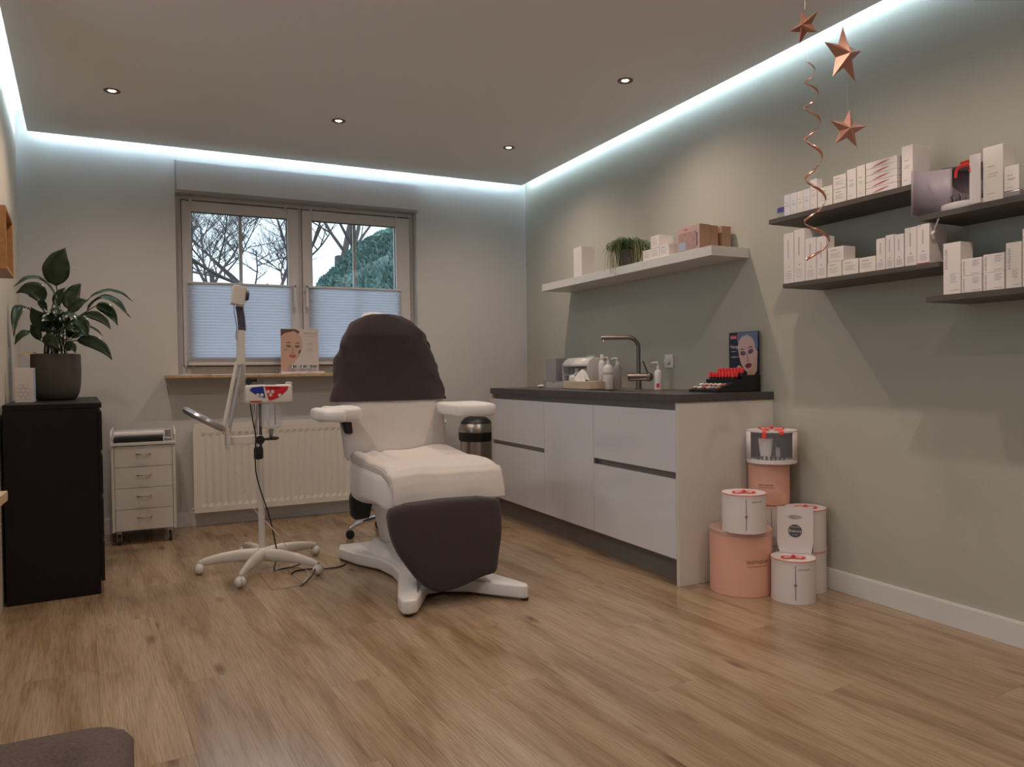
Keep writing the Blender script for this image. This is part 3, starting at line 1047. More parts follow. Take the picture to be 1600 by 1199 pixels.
ya, yb_, yc, yd = KY0 + 0.020, 3.480, 4.050, KY1 - 0.020
for nm, y0, y1, z0, z1 in (('drawer', ya, yb_ - 0.0015, 0.125, 0.502), ('drawer', ya, yb_ - 0.0015, 0.534, 0.826), ('door', yb_ + 0.0015, yc - 0.0015, 0.125, 0.826), ('drawer', yc + 0.0015, yd, 0.125, 0.506), ('drawer', yc + 0.0015, yd, 0.534, 0.826)):
    b = B(); b.box(KX + 0.001, KX + 0.019, y0, y1, z0, z1)
    d = obj(nm, b, 'gloss', t, bevel=0.0008)
    d['label'] = 'glossy white ' + nm + ' front'
# cupboard end gable glimpsed at the left end of the slots
b = B(); b.box(KX + 0.004, KX + 0.021, yb_ - 0.012, yb_ + 0.0, 0.503, 0.533); obj('filler', b, 'grey_rail', t)
# worktop with sink cut-out
b = B()
wx0, wx1, wy0, wy1 = KX - 0.006, XR - 0.001, KY0 - 0.004, KY1 + 0.004
hx0, hx1, hy0, hy1 = 2.29, 2.56, 3.40, 3.86
o3 = [(wx0, wy0), (wx1, wy0), (wx1, wy1), (wx0, wy1)]
i3 = [(hx0, hy0), (hx1, hy0), (hx1, hy1), (hx0, hy1)]
for z, fl in ((0.862, 1), (0.900, 0)):
    vo_ = [b.bm.verts.new((x, y, z)) for x, y in o3]
    vi_ = [b.bm.verts.new((x, y, z)) for x, y in i3]
    for k in range(4):
        b.bm.faces.new((vo_[k], vo_[(k + 1) % 4], vi_[(k + 1) % 4], vi_[k]))
    if fl: lo_o, lo_i = vo_, vi_
for k in range(4):
    b.bm.faces.new((lo_o[k], lo_o[(k + 1) % 4], vo_[(k + 1) % 4], vo_[k]))
    b.bm.faces.new((lo_i[k], lo_i[(k + 1) % 4], vi_[(k + 1) % 4], vi_[k]))
tag(obj('worktop', b, 'worktop', None), 'dark stone-look worktop on the white base unit', 'worktop')
t = thing('sink', 'stainless steel sink set into the dark worktop below the tap', 'sink', (2.47, 3.63, 0.9))
b = B()
b.box(hx0 - 0.012, hx0, hy0 - 0.012, hy1 + 0.012, 0.9003, 0.9025); b.box(hx1, hx1 + 0.10, hy0 - 0.012, hy1 + 0.012, 0.9003, 0.9025)
b.box(hx0, hx1, hy0 - 0.012, hy0, 0.9003, 0.9025); b.box(hx0, hx1, hy1, hy1 + 0.012, 0.9003, 0.9025)
obj('rim', b, 'steel', t)
b = B()
c0 = [(hx0 + 0.001, hy0 + 0.001), (hx1 - 0.001, hy0 + 0.001), (hx1 - 0.001, hy1 - 0.001), (hx0 + 0.001, hy1 - 0.001)]
c1 = [(hx0 + 0.02, hy0 + 0.02), (hx1 - 0.02, hy0 + 0.02), (hx1 - 0.02, hy1 - 0.02), (hx0 + 0.02, hy1 - 0.02)]
A_ = [b.bm.verts.new((x, y, 0.9015)) for x, y in c0]; Q_ = [b.bm.verts.new((x, y, 0.74)) for x, y in c1]
for k in range(4): b.bm.faces.new((A_[k], A_[(k + 1) % 4], Q_[(k + 1) % 4], Q_[k]))
b.bm.faces.new(Q_)
obj('bowl', b, 'steel', t)
b = B(); b.lathe([(0.0, 0.7405), (0.03, 0.7405), (0.035, 0.744), (0.02, 0.746), (0, 0.746)], (2.42, 3.63, 0), 16)
obj('drain', b, 'chrome', t, smooth=True)

t = thing('kitchen_tap', 'bronzed L-shaped mixer tap behind the sink', 'tap', (2.62, 3.63, 0.9025))
TX, TY = 2.62, 3.63
b = B(); b.lathe([(0.022, 0.903), (0.022, 0.907), (0.017, 0.910), (0.016, 0.957)], (TX, TY, 0), 20)
b.bm.verts.ensure_lookup_table()
obj('base', b, 'tapmetal', t, smooth=True)
b = B(); b.tube([(TX - 0.055, TY + 0.036, 0.975), (TX + 0.045, TY - 0.03, 0.975)], 0.0235, 20)
obj('mixer_body', b, 'tapmetal', t, smooth=True)
b = B(); b.ball((TX + 0.05, TY - 0.034, 0.975), 0.026, n=16); obj('lever_hub', b, 'tapmetal', t, smooth=True)
b = B(); b.tube([(TX + 0.046, TY - 0.03, 0.995), (TX + 0.02, TY - 0.018, 1.068)], [0.006, 0.0045], 8); obj('lever', b, 'tapmetal', t, smooth=True)
b = B()
pth = [(TX, TY, 0.99), (TX, TY, 1.15)]
for k in range(1, 9):
    a = k / 8 * PI / 2
    pth.append((TX - 0.055 * (1 - math.cos(a)), TY + 0.030 * (1 - math.cos(a)), 1.15 + 0.062 * math.sin(a)))
pth.append((2.425, 3.735, 1.212))
b.tube(pth, 0.0125, 12)
obj('spout', b, 'tapmetal', t, smooth=True)
b = B(); b.cyl((2.438, 3.728, 1.190), 0.009, 0.012, 12); obj('aerator', b, 'steel', t)

# wall sockets
def plate(name, lab, y0, y1, z0, z1, knob):
    t = thing(name, lab, 'socket', (XR, (y0 + y1) / 2, z0), None)
    b = B(); b.box(XR - 0.012, XR - 0.0005, y0, y1, z0, z1); obj('plate', b, 'switch', t, bevel=0.003)
    ym, zm = (y0 + y1) / 2, (z0 + z1) / 2
    if knob:
        b = B(); b.cyl((XR - 0.030, ym, zm), 0.019, 0.018, 20, Matrix.Rotation(PI / 2, 3, 'Y'), 0.021); obj('dial', b, 'switch', t, smooth=True)
    else:
        b = B(); b.cyl((XR - 0.0125, ym, zm), 0.020, 0.0008, 20, Matrix.Rotation(PI / 2, 3, 'Y')); obj('recess', b, 'printsoft', t)
plate('dimmer_switch', 'white wall dimmer with a round dial right of the tap', 3.524, 3.598, 1.028, 1.108, True)
plate('wall_socket', 'white wall socket behind the dispenser on the worktop', 4.40, 4.48, 1.045, 1.125, False)

# ================================================================== wall shelves
SX = 2.55
def shelf(lab, y0, y1, zt, th, m):
    b = B(); b.box(SX, XR - 0.0005, y0, y1, zt - th, zt)
    return tag(obj('wall_shelf', b, m, None, bevel=0.001), lab, 'shelf', 'floating wall shelves')
SW = 1.642
shelf('thick white floating shelf above the washbasin counter', 2.905, 4.70, SW, 0.05, 'panel')
SA, SB_, SCz, SD_ = 1.695, 1.394, 1.572, 1.272
shelf('upper left dark grey floating shelf on the right wall', 1.806, 2.520, SA, 0.021, 'darkshelf')
shelf('lower left dark grey floating shelf on the right wall', 1.71, 2.440, SB_, 0.019, 'darkshelf')
shelf('upper right dark grey floating shelf cut by the right edge', 0.95, 1.784, SCz, 0.021, 'darkshelf')
shelf('lower right dark grey floating shelf cut by the right edge', 0.95, 1.760, SD_, 0.021, 'darkshelf')

# ================================================================== waste bin
t = thing('pedal_bin', 'round steel waste bin with a black domed lid beside the base unit', 'bin', (2.19, 5.10, 0))
b = B(); b.lathe([(0.118, 0.0005), (0.12, 0.02), (0.12, 0.50)], (2.19, 5.10, 0), 32); obj('body', b, 'steel', t, smooth=True)
b = B(); b.lathe([(0.1215, 0.0005), (0.1215, 0.03), (0.119, 0.03)], (2.19, 5.10, 0), 32); obj('base_ring', b, 'black', t, smooth=True)
b = B(); b.lathe([(0.120, 0.50), (0.131, 0.515), (0.133, 0.57)], (2.19, 5.10, 0), 32, cap=False); obj('black_collar', b, 'black', t, smooth=True)
b = B(); b.lathe([(0.131, 0.555), (0.133, 0.57), (0.131, 0.60), (0.118, 0.632)], (2.19, 5.10, 0), 32, cap=False); obj('steel_rim', b, 'steel', t, smooth=True)
b = B(); b.lathe([(0.118, 0.632), (0.108, 0.652), (0.085, 0.674), (0.05, 0.686), (0, 0.690)], (2.19, 5.10, 0), 32, cap=False); obj('lid', b, 'black', t, smooth=True)
# ================================================================== treatment chair
CXB = 1.195
chair_t = t = thing('treatment_chair', 'white treatment chair draped with cream and brown towels in the middle of the room', 'treatment chair', (1.2, 3.55, 0))
# cast base
out = [(0.925, 4.09), (0.900, 4.01), (0.955, 3.83), (1.030, 3.68), (1.052, 3.52), (1.040, 3.38), (0.975, 3.18), (0.925, 3.02), (0.920, 2.955), (0.945, 2.930), (0.985, 2.940), (1.060, 3.07), (1.105, 3.155), (1.180, 3.165), (1.285, 3.10), (1.38, 2.985), (1.455, 2.900), (1.485, 2.895), (1.497, 2.93), (1.44, 3.12), (1.37, 3.30), (1.345, 3.42), (1.36, 3.62), (1.43, 3.80), (1.49, 3.98), (1.48, 4.06), (1.44, 4.09)]
b = B(); b.prism(out, 0.012, 0.072)
obj('base_plate', b, 'bedbase', t, bevel=0.010, bseg=3, smooth=True)
b = B()
o1 = [(1.03, 3.78), (1.09, 3.62), (1.09, 3.35), (1.02, 3.12), (0.96, 3.0), (1.00, 2.985), (1.09, 3.17), (1.20, 3.22), (1.28, 3.18), (1.31, 3.35), (1.31, 3.62), (1.37, 3.80), (1.37, 3.95), (1.03, 3.95)]
lo_ = [b.bm.verts.new((x, y, 0.068)) for x, y in o1]
hi_ = [b.bm.verts.new((1.2 + (x - 1.2) * 0.78, 3.62 + (y - 3.62) * 0.78, 0.135 if y > 3.3 else 0.098)) for x, y in o1]
b.bm.faces.new(lo_[::-1])
b.bm.faces.new(hi_)
for i in range(len(o1)):
    b.bm.faces.new((lo_[i], lo_[(i + 1) % len(o1)], hi_[(i + 1) % len(o1)], hi_[i]))
bmesh.ops.triangulate(b.bm, faces=[f for f in b.bm.faces if len(f.verts) > 4])
obj('base_cover', b, 'bedbase', t, smooth=True)
for x, y in ((0.95, 2.955), (1.478, 2.92), (0.93, 4.04), (1.465, 4.05)):
    b = B(); b.cyl((x, y, 0.0005), 0.017, 0.0118, 12); obj('foot', b, 'black', t)
b = B()
q0 = [(1.09, 3.52), (1.32, 3.52), (1.32, 3.85), (1.09, 3.85)]
q1 = [(1.03, 3.47), (1.37, 3.47), (1.37, 3.87), (1.03, 3.87)]
L0 = [b.bm.verts.new((x, y, 0.11)) for x, y in q0]
L1 = [b.bm.verts.new((x, y, 0.405)) for x, y in q1]
b.bm.faces.new(L0[::-1]); b.bm.faces.new(L1)
for i in range(4): b.bm.faces.new((L0[i], L0[(i + 1) % 4], L1[(i + 1) % 4], L1[i]))
obj('lift_column', b, 'bedbase', t, bevel=0.012, bseg=3, smooth=True)
b = B(); b.prism([(1.03, 0.392), (1.215, 0.392), (1.205, 0.305), (1.13, 0.275), (1.11, 0.19), (1.03, 0.185), (1.008, 0.21), (1.004, 0.31)], 4.14, 4.20, 'Y')
b.box(1.03, 1.20, 3.86, 4.14, 0.36, 0.392)
obj('cable_shroud', b, 'black', t, bevel=0.008)
b = B(); b.box(1.046, 1.052, 3.47, 3.49, 0.3, 0.303); 
for z in (0.17, 0.36):
    b.cyl((1.062 - (z - .17) * .12, 3.60, z), 0.005, 0.004, 8, Matrix.Rotation(-PI / 2, 3, 'Y'))
obj('screw', b, 'silver', t)

# seat cushion in a stretch cover
def softbox(x0, x1, y0, y1, z0, z1, r, jit=0.0, seed=0, n=14, e=0.32):
    b = B()
    def f(u, v):
        th, ph = (u * 2 - 1) * PI, (v - 0.5) * PI
        c1 = lambda a, k: math.copysign(abs(math.cos(a)) ** k, math.cos(a))
        s1 = lambda a, k: math.copysign(abs(math.sin(a)) ** k, math.sin(a))
        x = c1(th, e) * c1(ph, r); y = s1(th, e) * c1(ph, r); z = s1(ph, r)
        p = Vector(((x0 + x1) / 2 + x * (x1 - x0) / 2, (y0 + y1) / 2 + y * (y1 - y0) / 2, (z0 + z1) / 2 + z * (z1 - z0) / 2))
        if jit:
            nn = noise.noise(p * 9 + Vector((seed, 0, 0))) * jit
            p += Vector((x, y, z)).normalized() * nn
        return p
    b.grid(f, n * 4, n * 2)
    bmesh.ops.remove_doubles(b.bm, verts=b.bm.verts, dist=1e-4)
    return b
def seatfn():
    b = softbox(0.925, 1.50, 3.19, 3.96, 0.352, 0.578, 0.36, 0.008, 2)
    for v in b.bm.verts:
        if v.co.z < 0.45:
            v.co.z += (0.030 * math.sin((v.co.y - 3.25) * 8.5) + 0.012) * (0.45 - v.co.z) / 0.1
    return b
obj('headrest', softbox(1.085, 1.215, 4.10, 4.20, 1.28, 1.368, 0.8, 0.0, 0, 8), 'cover_white', t, smooth=True)
obj('seat_cushion', seatfn(), 'cover_white', t, smooth=True)

ZH = [(0.55, .272), (0.60, .278), (0.70, .284), (0.80, .287), (0.88, .290), (0.93, .288), (1.00, .282), (1.07, .266), (1.16, .240), (1.21, .221), (1.255, .195), (1.29, .163), (1.315, .128), (1.335, .085), (1.345, .03)]
def hwz(z):
    if z <= ZH[0][0]: return ZH[0][1]
    for (a, p), (c, q) in zip(ZH, ZH[1:]):
        if z <= c: return p + (q - p) * (z - a) / (c - a)
    return ZH[-1][1]
def ycz(z):
    return 3.885 + (z - 0.6) * 0.30
def back(z0, z1, grow, folds, seed, nz_=40, nt_=72, flare=0.0, thick=0.052):
    b = B()
    def f(u, v):
        z = z0 + (z1 - z0) * (v ** 0.85 if z1 > 1.3 else v)
        th = u * 2 * PI
        top = max(0.0, min(1.0, (1.352 + grow - z) / 0.14))
        hw = hwz(z - grow * 0.8) + grow
        hd = thick * (0.35 + 0.65 * top ** 0.5) + grow
        fl = flare * max(0, (z0 + 0.12 - z) / 0.12)
        cx = math.copysign(abs(math.cos(th)) ** 0.55, math.cos(th))
        sy = math.copysign(abs(math.sin(th)) ** 0.75, math.sin(th))
        x = CXB + cx * (hw + fl * (2.4 if cx < 0 else 0.6))
        y = ycz(z) + sy * (hd + fl * 0.5)
        if folds:
            q = Vector((x * 5, z * 14, th * 1.5 + seed))
            side = abs(cx) ** 4
            d = noise.noise(q) * folds * (0.35 + side * 1.3)
            x += math.copysign(d, cx) * side; y += -d * 0.6
        return (x, y, z)
    g_ = b.grid(f, nt_, nz_)
    if z1 > 1.3:
        ring = [g_[i][nz_] for i in range(nt_)]
        b.bm.faces.new(ring)
    bmesh.ops.remove_doubles(b.bm, verts=b.bm.verts, dist=1e-5)
    return b
obj('backrest', back(0.56, 1.352, 0.0, 0.0, 0), 'cover_white', t, smooth=True)
obj('back_cream_towel', back(0.575, 0.90, 0.006, 0.006, 4), 'towel_white', t, smooth=True)
b = back(0.868, 1.352, 0.012, 0.016, 8, flare=0.012)
o = obj('back_brown_towel', b, 'towel_brown', t, smooth=True)
o['label'] = 'brown towel hood over the head end'

# cream towel over the seat, falling over its front edge
prof = [(3.83, .606), (3.70, .597), (3.55, .592), (3.40, .592), (3.29, .590), (3.22, .578), (3.18, .552), (3.163, .515), (3.152, .475), (3.146, .430)]
def towel(u, v):
    k = v * (len(prof) - 1)
    i = min(int(k), len(prof) - 2)
    f_ = k - i
    y = prof[i][0] * (1 - f_) + prof[i + 1][0] * f_
    z = prof[i][1] * (1 - f_) + prof[i + 1][1] * f_
    x = 0.935 + 0.560 * u
    x += 0.018 * v * (1 - u) 
    edge = min(u, 1 - u)
    z += 0.010 * noise.noise(Vector((x * 6, y * 5, 3.1))) + 0.012 * math.exp(-((x - 1.37) / 0.13) ** 2) * max(0, 1 - v * 1.6)
    y += 0.006 * noise.noise(Vector((x * 7, z * 8, 1.7)))
    if edge < 0.08:
        dr = (0.08 - edge) / 0.08
        z -= 0.018 * dr ** 2 * (1 if v < 0.6 else 0)
    if v < 0.25 and u < 0.3:
        z += 0.006 * math.sin(u * 40)
    return (x, y, z)
b = B(); b.grid(towel, 44, 48)
obj('seat_cream_towel', b, 'towel_white', t, smooth=True, solid=0.007)
b = B()
def fold(u, v):
    p = Vector(towel(0.0 + 0.03 * v, u * 0.9))
    return (p.x - 0.012 * v - 0.004, p.y, p.z - 0.05 * v ** 1.3 * (1 - 0.4 * u))
b.grid(fold, 30, 6)
obj('towel_hem', b, 'towel_white', t, smooth=True, solid=0.005)

# leg rest hanging in front, covered by the brown towel
pad = [(0.911, 0.452), (0.905, 0.40), (0.907, 0.350), (0.915, 0.300), (0.934, 0.245), (0.968, 0.190), (1.006, 0.132), (1.040, 0.092), (1.080, 0.070), (1.118, 0.062), (1.19, 0.070), (1.27, 0.093), (1.325, 0.110), (1.375, 0.108), (1.392, 0.130), (1.400, 0.18), (1.425, 0.25), (1.437, 0.30), (1.446, 0.37), (1.445, 0.41), (1.442, 0.452)]
cxp, czp = 1.17, 0.28
b = B()
lay = []
def py(z, d): return 3.10 - (0.44 - z) * 0.268 + d
for s_, d in ((0.86, 0.060), (0.97, 0.050), (1.0, 0.030), (1.0, 0.005), (0.985, -0.012), (0.94, -0.022), (0.80, -0.030), (0.55, -0.034), (0.28, -0.035)):
    ring = []
    for x, z in pad:
        xx, zz = cxp + (x - cxp) * s_, czp + (z - czp) * (s_ if z < czp else (s_ * 0.4 + 0.6))
        nn = 0.009 * noise.noise(Vector((xx * 9, zz * 9, 5.5 + d * 20))) + 0.005 * noise.noise(Vector((xx * 4, zz * 34, 2.0)))
        ring.append(b.bm.verts.new((xx, py(zz, d) + nn, zz)))
    lay.append(ring)
for A_, Q_ in zip(lay, lay[1:]):
    for i in range(len(pad)):
        j = (i + 1) % len(pad)
        b.bm.faces.new((A_[i], A_[j], Q_[j], Q_[i]))
b.bm.faces.new(lay[0][::-1]); b.bm.faces.new(lay[-1])
bmesh.ops.triangulate(b.bm, faces=[f for f in b.bm.faces if len(f.verts) > 4])
o = obj('leg_rest_brown_towel', b, 'towel_brown', t, smooth=True, sub=1)
o['label'] = 'brown towel cover over the leg rest'
b = B()
q = [(0.955, 3.19, 0.41), (1.40, 3.19, 0.41), (1.40, 3.23, 0.41), (0.955, 3.23, 0.41)]
b.box(1.05, 1.35, 3.155, 3.25, 0.30, 0.43)
obj('leg_rest_hinge', b, 'bedbase', t)

# armrests
obj('armrest', (lambda: softbox(0.800, 0.945, 3.62, 3.98, 0.775, 0.852, 0.42, 0.012, 5, 10))(), 'cover_white', t, smooth=True)
obj('armrest', (lambda: softbox(1.44, 1.680, 3.60, 3.97, 0.780, 0.852, 0.42, 0.012, 9, 10))(), 'cover_white', t, smooth=True)
for x0, x1 in ((0.885, 0.915),):
    b = B(); b.prism([(x0, 0.80), (x1 + 0.03, 0.80), (x1 + 0.04, 0.70), (x1, 0.70)] if x0 < 1 else [(x0 - 0.03, 0.80), (x1, 0.80), (x0, 0.72), (x0 - 0.04, 0.72)], 3.86, 3.92, 'Y'); obj('armrest_bracket', b, 'black', t, bevel=0.01)

obj('armrest_pad', softbox(0.735, 0.850, 3.55, 3.90, 0.780, 0.846, 0.5, 0.010, 21, 10), 'cover_white', t, smooth=True)

# ================================================================== work stool behind the chair
sc_ = (1.36, 4.46)
t = thing('work_stool', 'chrome five-star work stool with black seat half hidden behind the treatment chair', 'stool', (sc_[0], sc_[1], 0))
for a in (168, 96, 240, 312, 24):
    r_ = math.radians(a)
    dx, dy = math.cos(r_), math.sin(r_)
    ex, ey = sc_[0] + dx * 0.28, sc_[1] + dy * 0.28
    b = B()
    b.tube([(sc_[0] + dx * 0.02, sc_[1] + dy * 0.02, 0.125), (sc_[0] + dx * 0.12, sc_[1] + dy * 0.12, 0.118), (sc_[0] + dx * 0.22, sc_[1] + dy * 0.22, 0.098), (ex, ey, 0.068)], [0.022, 0.020, 0.017, 0.014], 8)
    lg = obj('leg', b, 'chrome', t, smooth=True)
    b = B()
    for s_ in (-0.012, 0.012):
        cxx, cyy = ex - dy * s_, ey + dx * s_
        b.cyl((cxx + dy * 0.007, cyy - dx * 0.007, 0.0265), 0.026, 0.014, 16, Matrix.Rotation(math.atan2(dy, dx), 3, 'Z') @ Matrix.Rotation(-PI / 2, 3, 'X'))
    obj('castor', b, 'black', lg)
b = B(); b.lathe([(0.03, 0.09), (0.034, 0.14), (0.026, 0.16), (0.026, 0.30), (0.015, 0.30), (0.015, 0.46), (0.08, 0.465), (0.08, 0.47)], (sc_[0], sc_[1], 0), 20); obj('gas_column', b, 'chrome', t, smooth=True)
b = B(); b.lathe([(0.0, 0.470), (0.155, 0.470), (0.17, 0.485), (0.172, 0.525), (0.155, 0.545), (0.0, 0.55)], (sc_[0], sc_[1], 0), 28); obj('seat', b, 'black', t, smooth=True)

# ================================================================== facial steamer with magnifier on a wheeled stand
t = thing('facial_steamer', 'ivory facial steamer and magnifier lamp on a five-wheeled stand left of the chair', 'facial steamer', (0.505, 4.05, 0))
hx_, hy_ = 0.510, 4.05
for wx, wy in ((0.206, 4.088), (0.366, 3.735), (0.742, 3.775), (0.812, 4.202), (0.452, 4.385)):
    d = Vector((wx - hx_, wy - hy_, 0)); L_ = d.length; d.normalize()
    b = B()
    P_ = [Vector((hx_, hy_, 0.075)) + d * 0.01, Vector((hx_, hy_, 0.079)) + d * L_ * 0.35, Vector((hx_, hy_, 0.074)) + d * L_ * 0.65, Vector((hx_, hy_, 0.063)) + d * L_ * 0.9, Vector((wx, wy, 0.056))]
    b.tube(P_, [0.032, 0.029, 0.024, 0.018, 0.013], 12, flat=(0.020, 0.036, (0, 0, 1)))
    lg = obj('leg', b, 'steamer', t, smooth=True)
    b = B(); b.ball((wx, wy, 0.0285), 0.028, 0.028, 0.028, 16)
    cs = obj('castor', b, 'steamer', lg, smooth=True)
    b = B(); b.lathe([(0.0282, -0.002), (0.0290, 0), (0.0282, 0.002)], (wx, wy, 0.0292), 20, Matrix.Rotation(math.atan2(d.y, d.x) + 0.6, 3, 'Z') @ Matrix.Rotation(PI / 2, 3, 'X'), cap=False)
    obj('tyre_line', b, 'silver', lg)
b = B(); b.lathe([(0.030, 0.045), (0.034, 0.07), (0.028, 0.105), (0.018, 0.112)], (hx_, hy_, 0), 20); obj('hub', b, 'steamer', t, smooth=True)
PX_ = 0.502
b = B(); b.cyl((hx_ - 0.002, hy_, 0.10), 0.0165, 0.49, 20); obj('pole', b, 'steamer', t, smooth=True)
b = B(); b.lathe([(0.020, 0.578), (0.024, 0.584), (0.024, 0.628), (0.020, 0.640), (0.010, 0.642)], (PX_ - 0.002, hy_, 0), 20); obj('collar', b, 'black', t, smooth=True)
b = B(); b.cyl((PX_ - 0.012, hy_, 0.64), 0.0075, 0.235, 14); obj('post', b, 'chrome', t, smooth=True)
b = B(); b.cyl((PX_ + 0.010, hy_, 0.64), 0.0075, 0.235, 14); obj('post', b, 'lilac', t, smooth=True)
b = B(); b.box(0.345, 0.515, 4.02, 4.075, 0.660, 0.702); b.box(0.337, 0.350, 3.985, 4.02, 0.64, 0.71); obj('clamp_arm', b, 'steamer', t, bevel=0.003)
b = B(); b.cyl((0.503, 4.018, 0.681), 0.021, 0.020, 12, Matrix.Rotation(PI / 2, 3, 'X'), 0.023); obj('clamp_knob', b, 'black', t)
b = B(); b.tube([(0.515, 4.005, 0.683), (0.585, 4.005, 0.686)], [0.006, 0.010], 8); b.ball((0.575, 4.0, 0.686), 0.024, 0.02, 0.009, 12); obj('drain_handle', b, 'black', t, smooth=True)
# body
b = B(); b.box(0.432, 0.668, 3.975, 4.095, 0.870, 0.966); bd = obj('steamer_body', b, 'steamer', t, bevel=0.012, bseg=3, smooth=True)
fy = 3.9742
def face_part(nm, pts, m, k=1):
    b = B(); b.prism([(x, z) for x, z in pts], fy - 0.0006 * k, fy, 'Y'); return obj(nm, b, m, bd)
def arc(p0, p1, sag, n=8):
    r_ = []
    for i in range(n + 1):
        f_ = i / n
        x = p0[0] + (p1[0] - p0[0]) * f_; z = p0[1] + (p1[1] - p0[1]) * f_
        r_.append((x, z - sag * math.sin(PI * f_)))
    return r_
face_part('blue_panel', [(0.452, 0.940), (0.464, 0.954), (0.520, 0.959), (0.529, 0.899)] + arc((0.529, 0.899), (0.452, 0.940), 0.008)[1:-1], 'blue')
face_part('red_panel', [(0.547, 0.884)] + arc((0.547, 0.884), (0.640, 0.938), 0.013)[1:-1] + [(0.640, 0.938), (0.645, 0.955), (0.526, 0.959)], 'redprint')
for x, z in ((0.492, 0.915), (0.512, 0.914), (0.543, 0.931), (0.565, 0.930), (0.555, 0.914), (0.600, 0.912)):
    b = B(); b.cyl((x, fy - 0.0006, z), 0.0085, 0.0025, 12, Matrix.Rotation(PI / 2, 3, 'X')); obj('button', b, 'steamer', bd)
face_part('slot', [(0.545, 0.951), (0.600, 0.950), (0.600, 0.946), (0.545, 0.947)], 'black', 2)
face_part('red_strip', [(0.452, 0.885), (0.512, 0.885), (0.512, 0.877), (0.452, 0.877)], 'redprint')
b = B(); b.cyl((0.562, 4.03, 0.966), 0.030, 0.012, 20); obj('filler_cap', b, mat('blue_grey_cap', (0.12, 0.15, 0.20), 0.4), bd, smooth=True)
b = B(); b.lathe([(0.018, 0.968), (0.018, 0.978), (0.0, 0.980)], (0.655, 4.02, 0), 14); obj('relief_cap', b, 'steamer', bd, smooth=True)
# glass jar
jx, jy = 0.562, 4.03
b = B(); b.lathe([(0.052, 0.868), (0.057, 0.85), (0.057, 0.752), (0.045, 0.738), (0.012, 0.732)], (jx, jy, 0), 28, cap=False); jr = obj('water_jar', b, 'glassjar', t, smooth=True)
b = B()
b.tube([(jx - 0.012 + 0.007 * math.cos(k * 0.9), jy + 0.007 * math.sin(k * 0.9), 0.86 - k * 0.0018) for k in range(64)], 0.0022, 5)
obj('heating_coil', b, 'steel', jr)
b = B(); b.cyl((jx + 0.022, jy, 0.755), 0.0035, 0.11, 8); obj('probe', b, 'rubber', jr)
b = B(); b.cyl((jx - 0.04, jy - 0.01, 0.755), 0.004, 0.11, 8); obj('float_tube', b, 'chrome', jr)
b = B(); b.cyl((jx, jy, 0.69), 0.009, 0.045, 10, None, 0.012); obj('drain_pipe', b, 'steel', t)
# vertical arm, bellows and nozzle
b = B(); b.box(0.402, 0.441, 4.03, 4.075, 0.876, 1.25); ar = obj('steam_arm', b, 'steamer', t, bevel=0.005)
for z in (0.895, 0.935):
    b = B(); b.cyl((0.422, 4.0295, z), 0.004, 0.002, 8, Matrix.Rotation(PI / 2, 3, 'X')); obj('screw', b, 'steel', ar)
b = B(); b.lathe([(0.021 if k % 2 else 0.0175, 1.248 + k * 0.0052) for k in range(25)], (0, 0, 0), 18)
for v in b.bm.verts:
    k = (v.co.z - 1.248) / 0.125
    v.co.x += 0.430 - 0.012 * k * k; v.co.y += 4.052
obj('bellows', b, 'lilac', t, smooth=False)
b = B(); b.obox((0.415, 4.045, 1.428), 0.066, 0.07, 0.098, Matrix.Rotation(math.radians(8), 3, 'Y')); nz_ = obj('nozzle_head', b, 'steamer', t, bevel=0.006, bseg=2)
b = B(); b.cyl((0.447, 4.04, 1.43), 0.030, 0.018, 18, Matrix.Rotation(PI / 2 + 0.1, 3, 'Y'), 0.024); obj('nozzle_outlet', b, 'lilac', nz_, smooth=True)
b = B(); b.cyl((0.424, 4.05, 1.37), 0.018, 0.014, 14); obj('collar', b, 'steamer', nz_)
b = B(); b.box(0.445, 0.495, 4.02, 4.05, 0.982, 0.998); b.cyl((0.455, 4.02, 0.985), 0.016, 0.014, 12, Matrix.Rotation(PI / 2, 3, 'X')); b.box(0.45, 0.46, 4.035, 4.045, 0.965, 0.985); obj('lock_knob', b, 'black', t)
b = B(); b.tube([(0.390, 4.035, 1.385), (0.392, 4.03, 1.34), (0.402, 4.02, 1.26), (0.398, 4.02, 1.235), (0.396, 4.02, 1.215), (0.402, 4.025, 1.20)], 0.0018, 6); obj('thin_wire', b, 'black', t)
# magnifier lamp
b = B(); b.tube([(0.325, 4.0, 0.735), (0.398, 4.0, 1.085)], 0.0105, 8); ma = obj('spring_arm', b, 'steamer', t, smooth=True)
b = B(); b.tube([(0.349, 4.0, 0.715), (0.420, 4.0, 1.075)], 0.0095, 8); obj('spring_arm', b, 'steamer_grey', t, smooth=True)
b = B(); b.cyl((0.408, 4.012, 1.085), 0.015, 0.024, 12, Matrix.Rotation(PI / 2, 3, 'X')); obj('elbow', b, 'steamer', t)
b = B(); b.cyl((0.347, 4.0, 0.665), 0.016, 0.060, 14, None, 0.013); b.obox((0.338, 3.998, 0.735), 0.032, 0.03, 0.03); obj('arm_socket', b, 'steamer', t, smooth=True)
lc = Vector((0.236, 3.985, 0.800))
nrm = Vector((0.508, 0.0, 0.861)).normalized()
ax1 = Vector((0.861, 0, -0.508))
Rm = Matrix((ax1, nrm.cross(ax1), nrm)).transposed()
b = B(); b.lathe([(0.072, -0.012), (0.100, -0.017), (0.110, -0.010), (0.114, 0.0), (0.108, 0.012), (0.095, 0.016), (0.072, 0.014), (0.072, -0.012)], lc, 40, Rm, cap=False); lh = obj('lamp_head', b, 'silver', t, smooth=True)
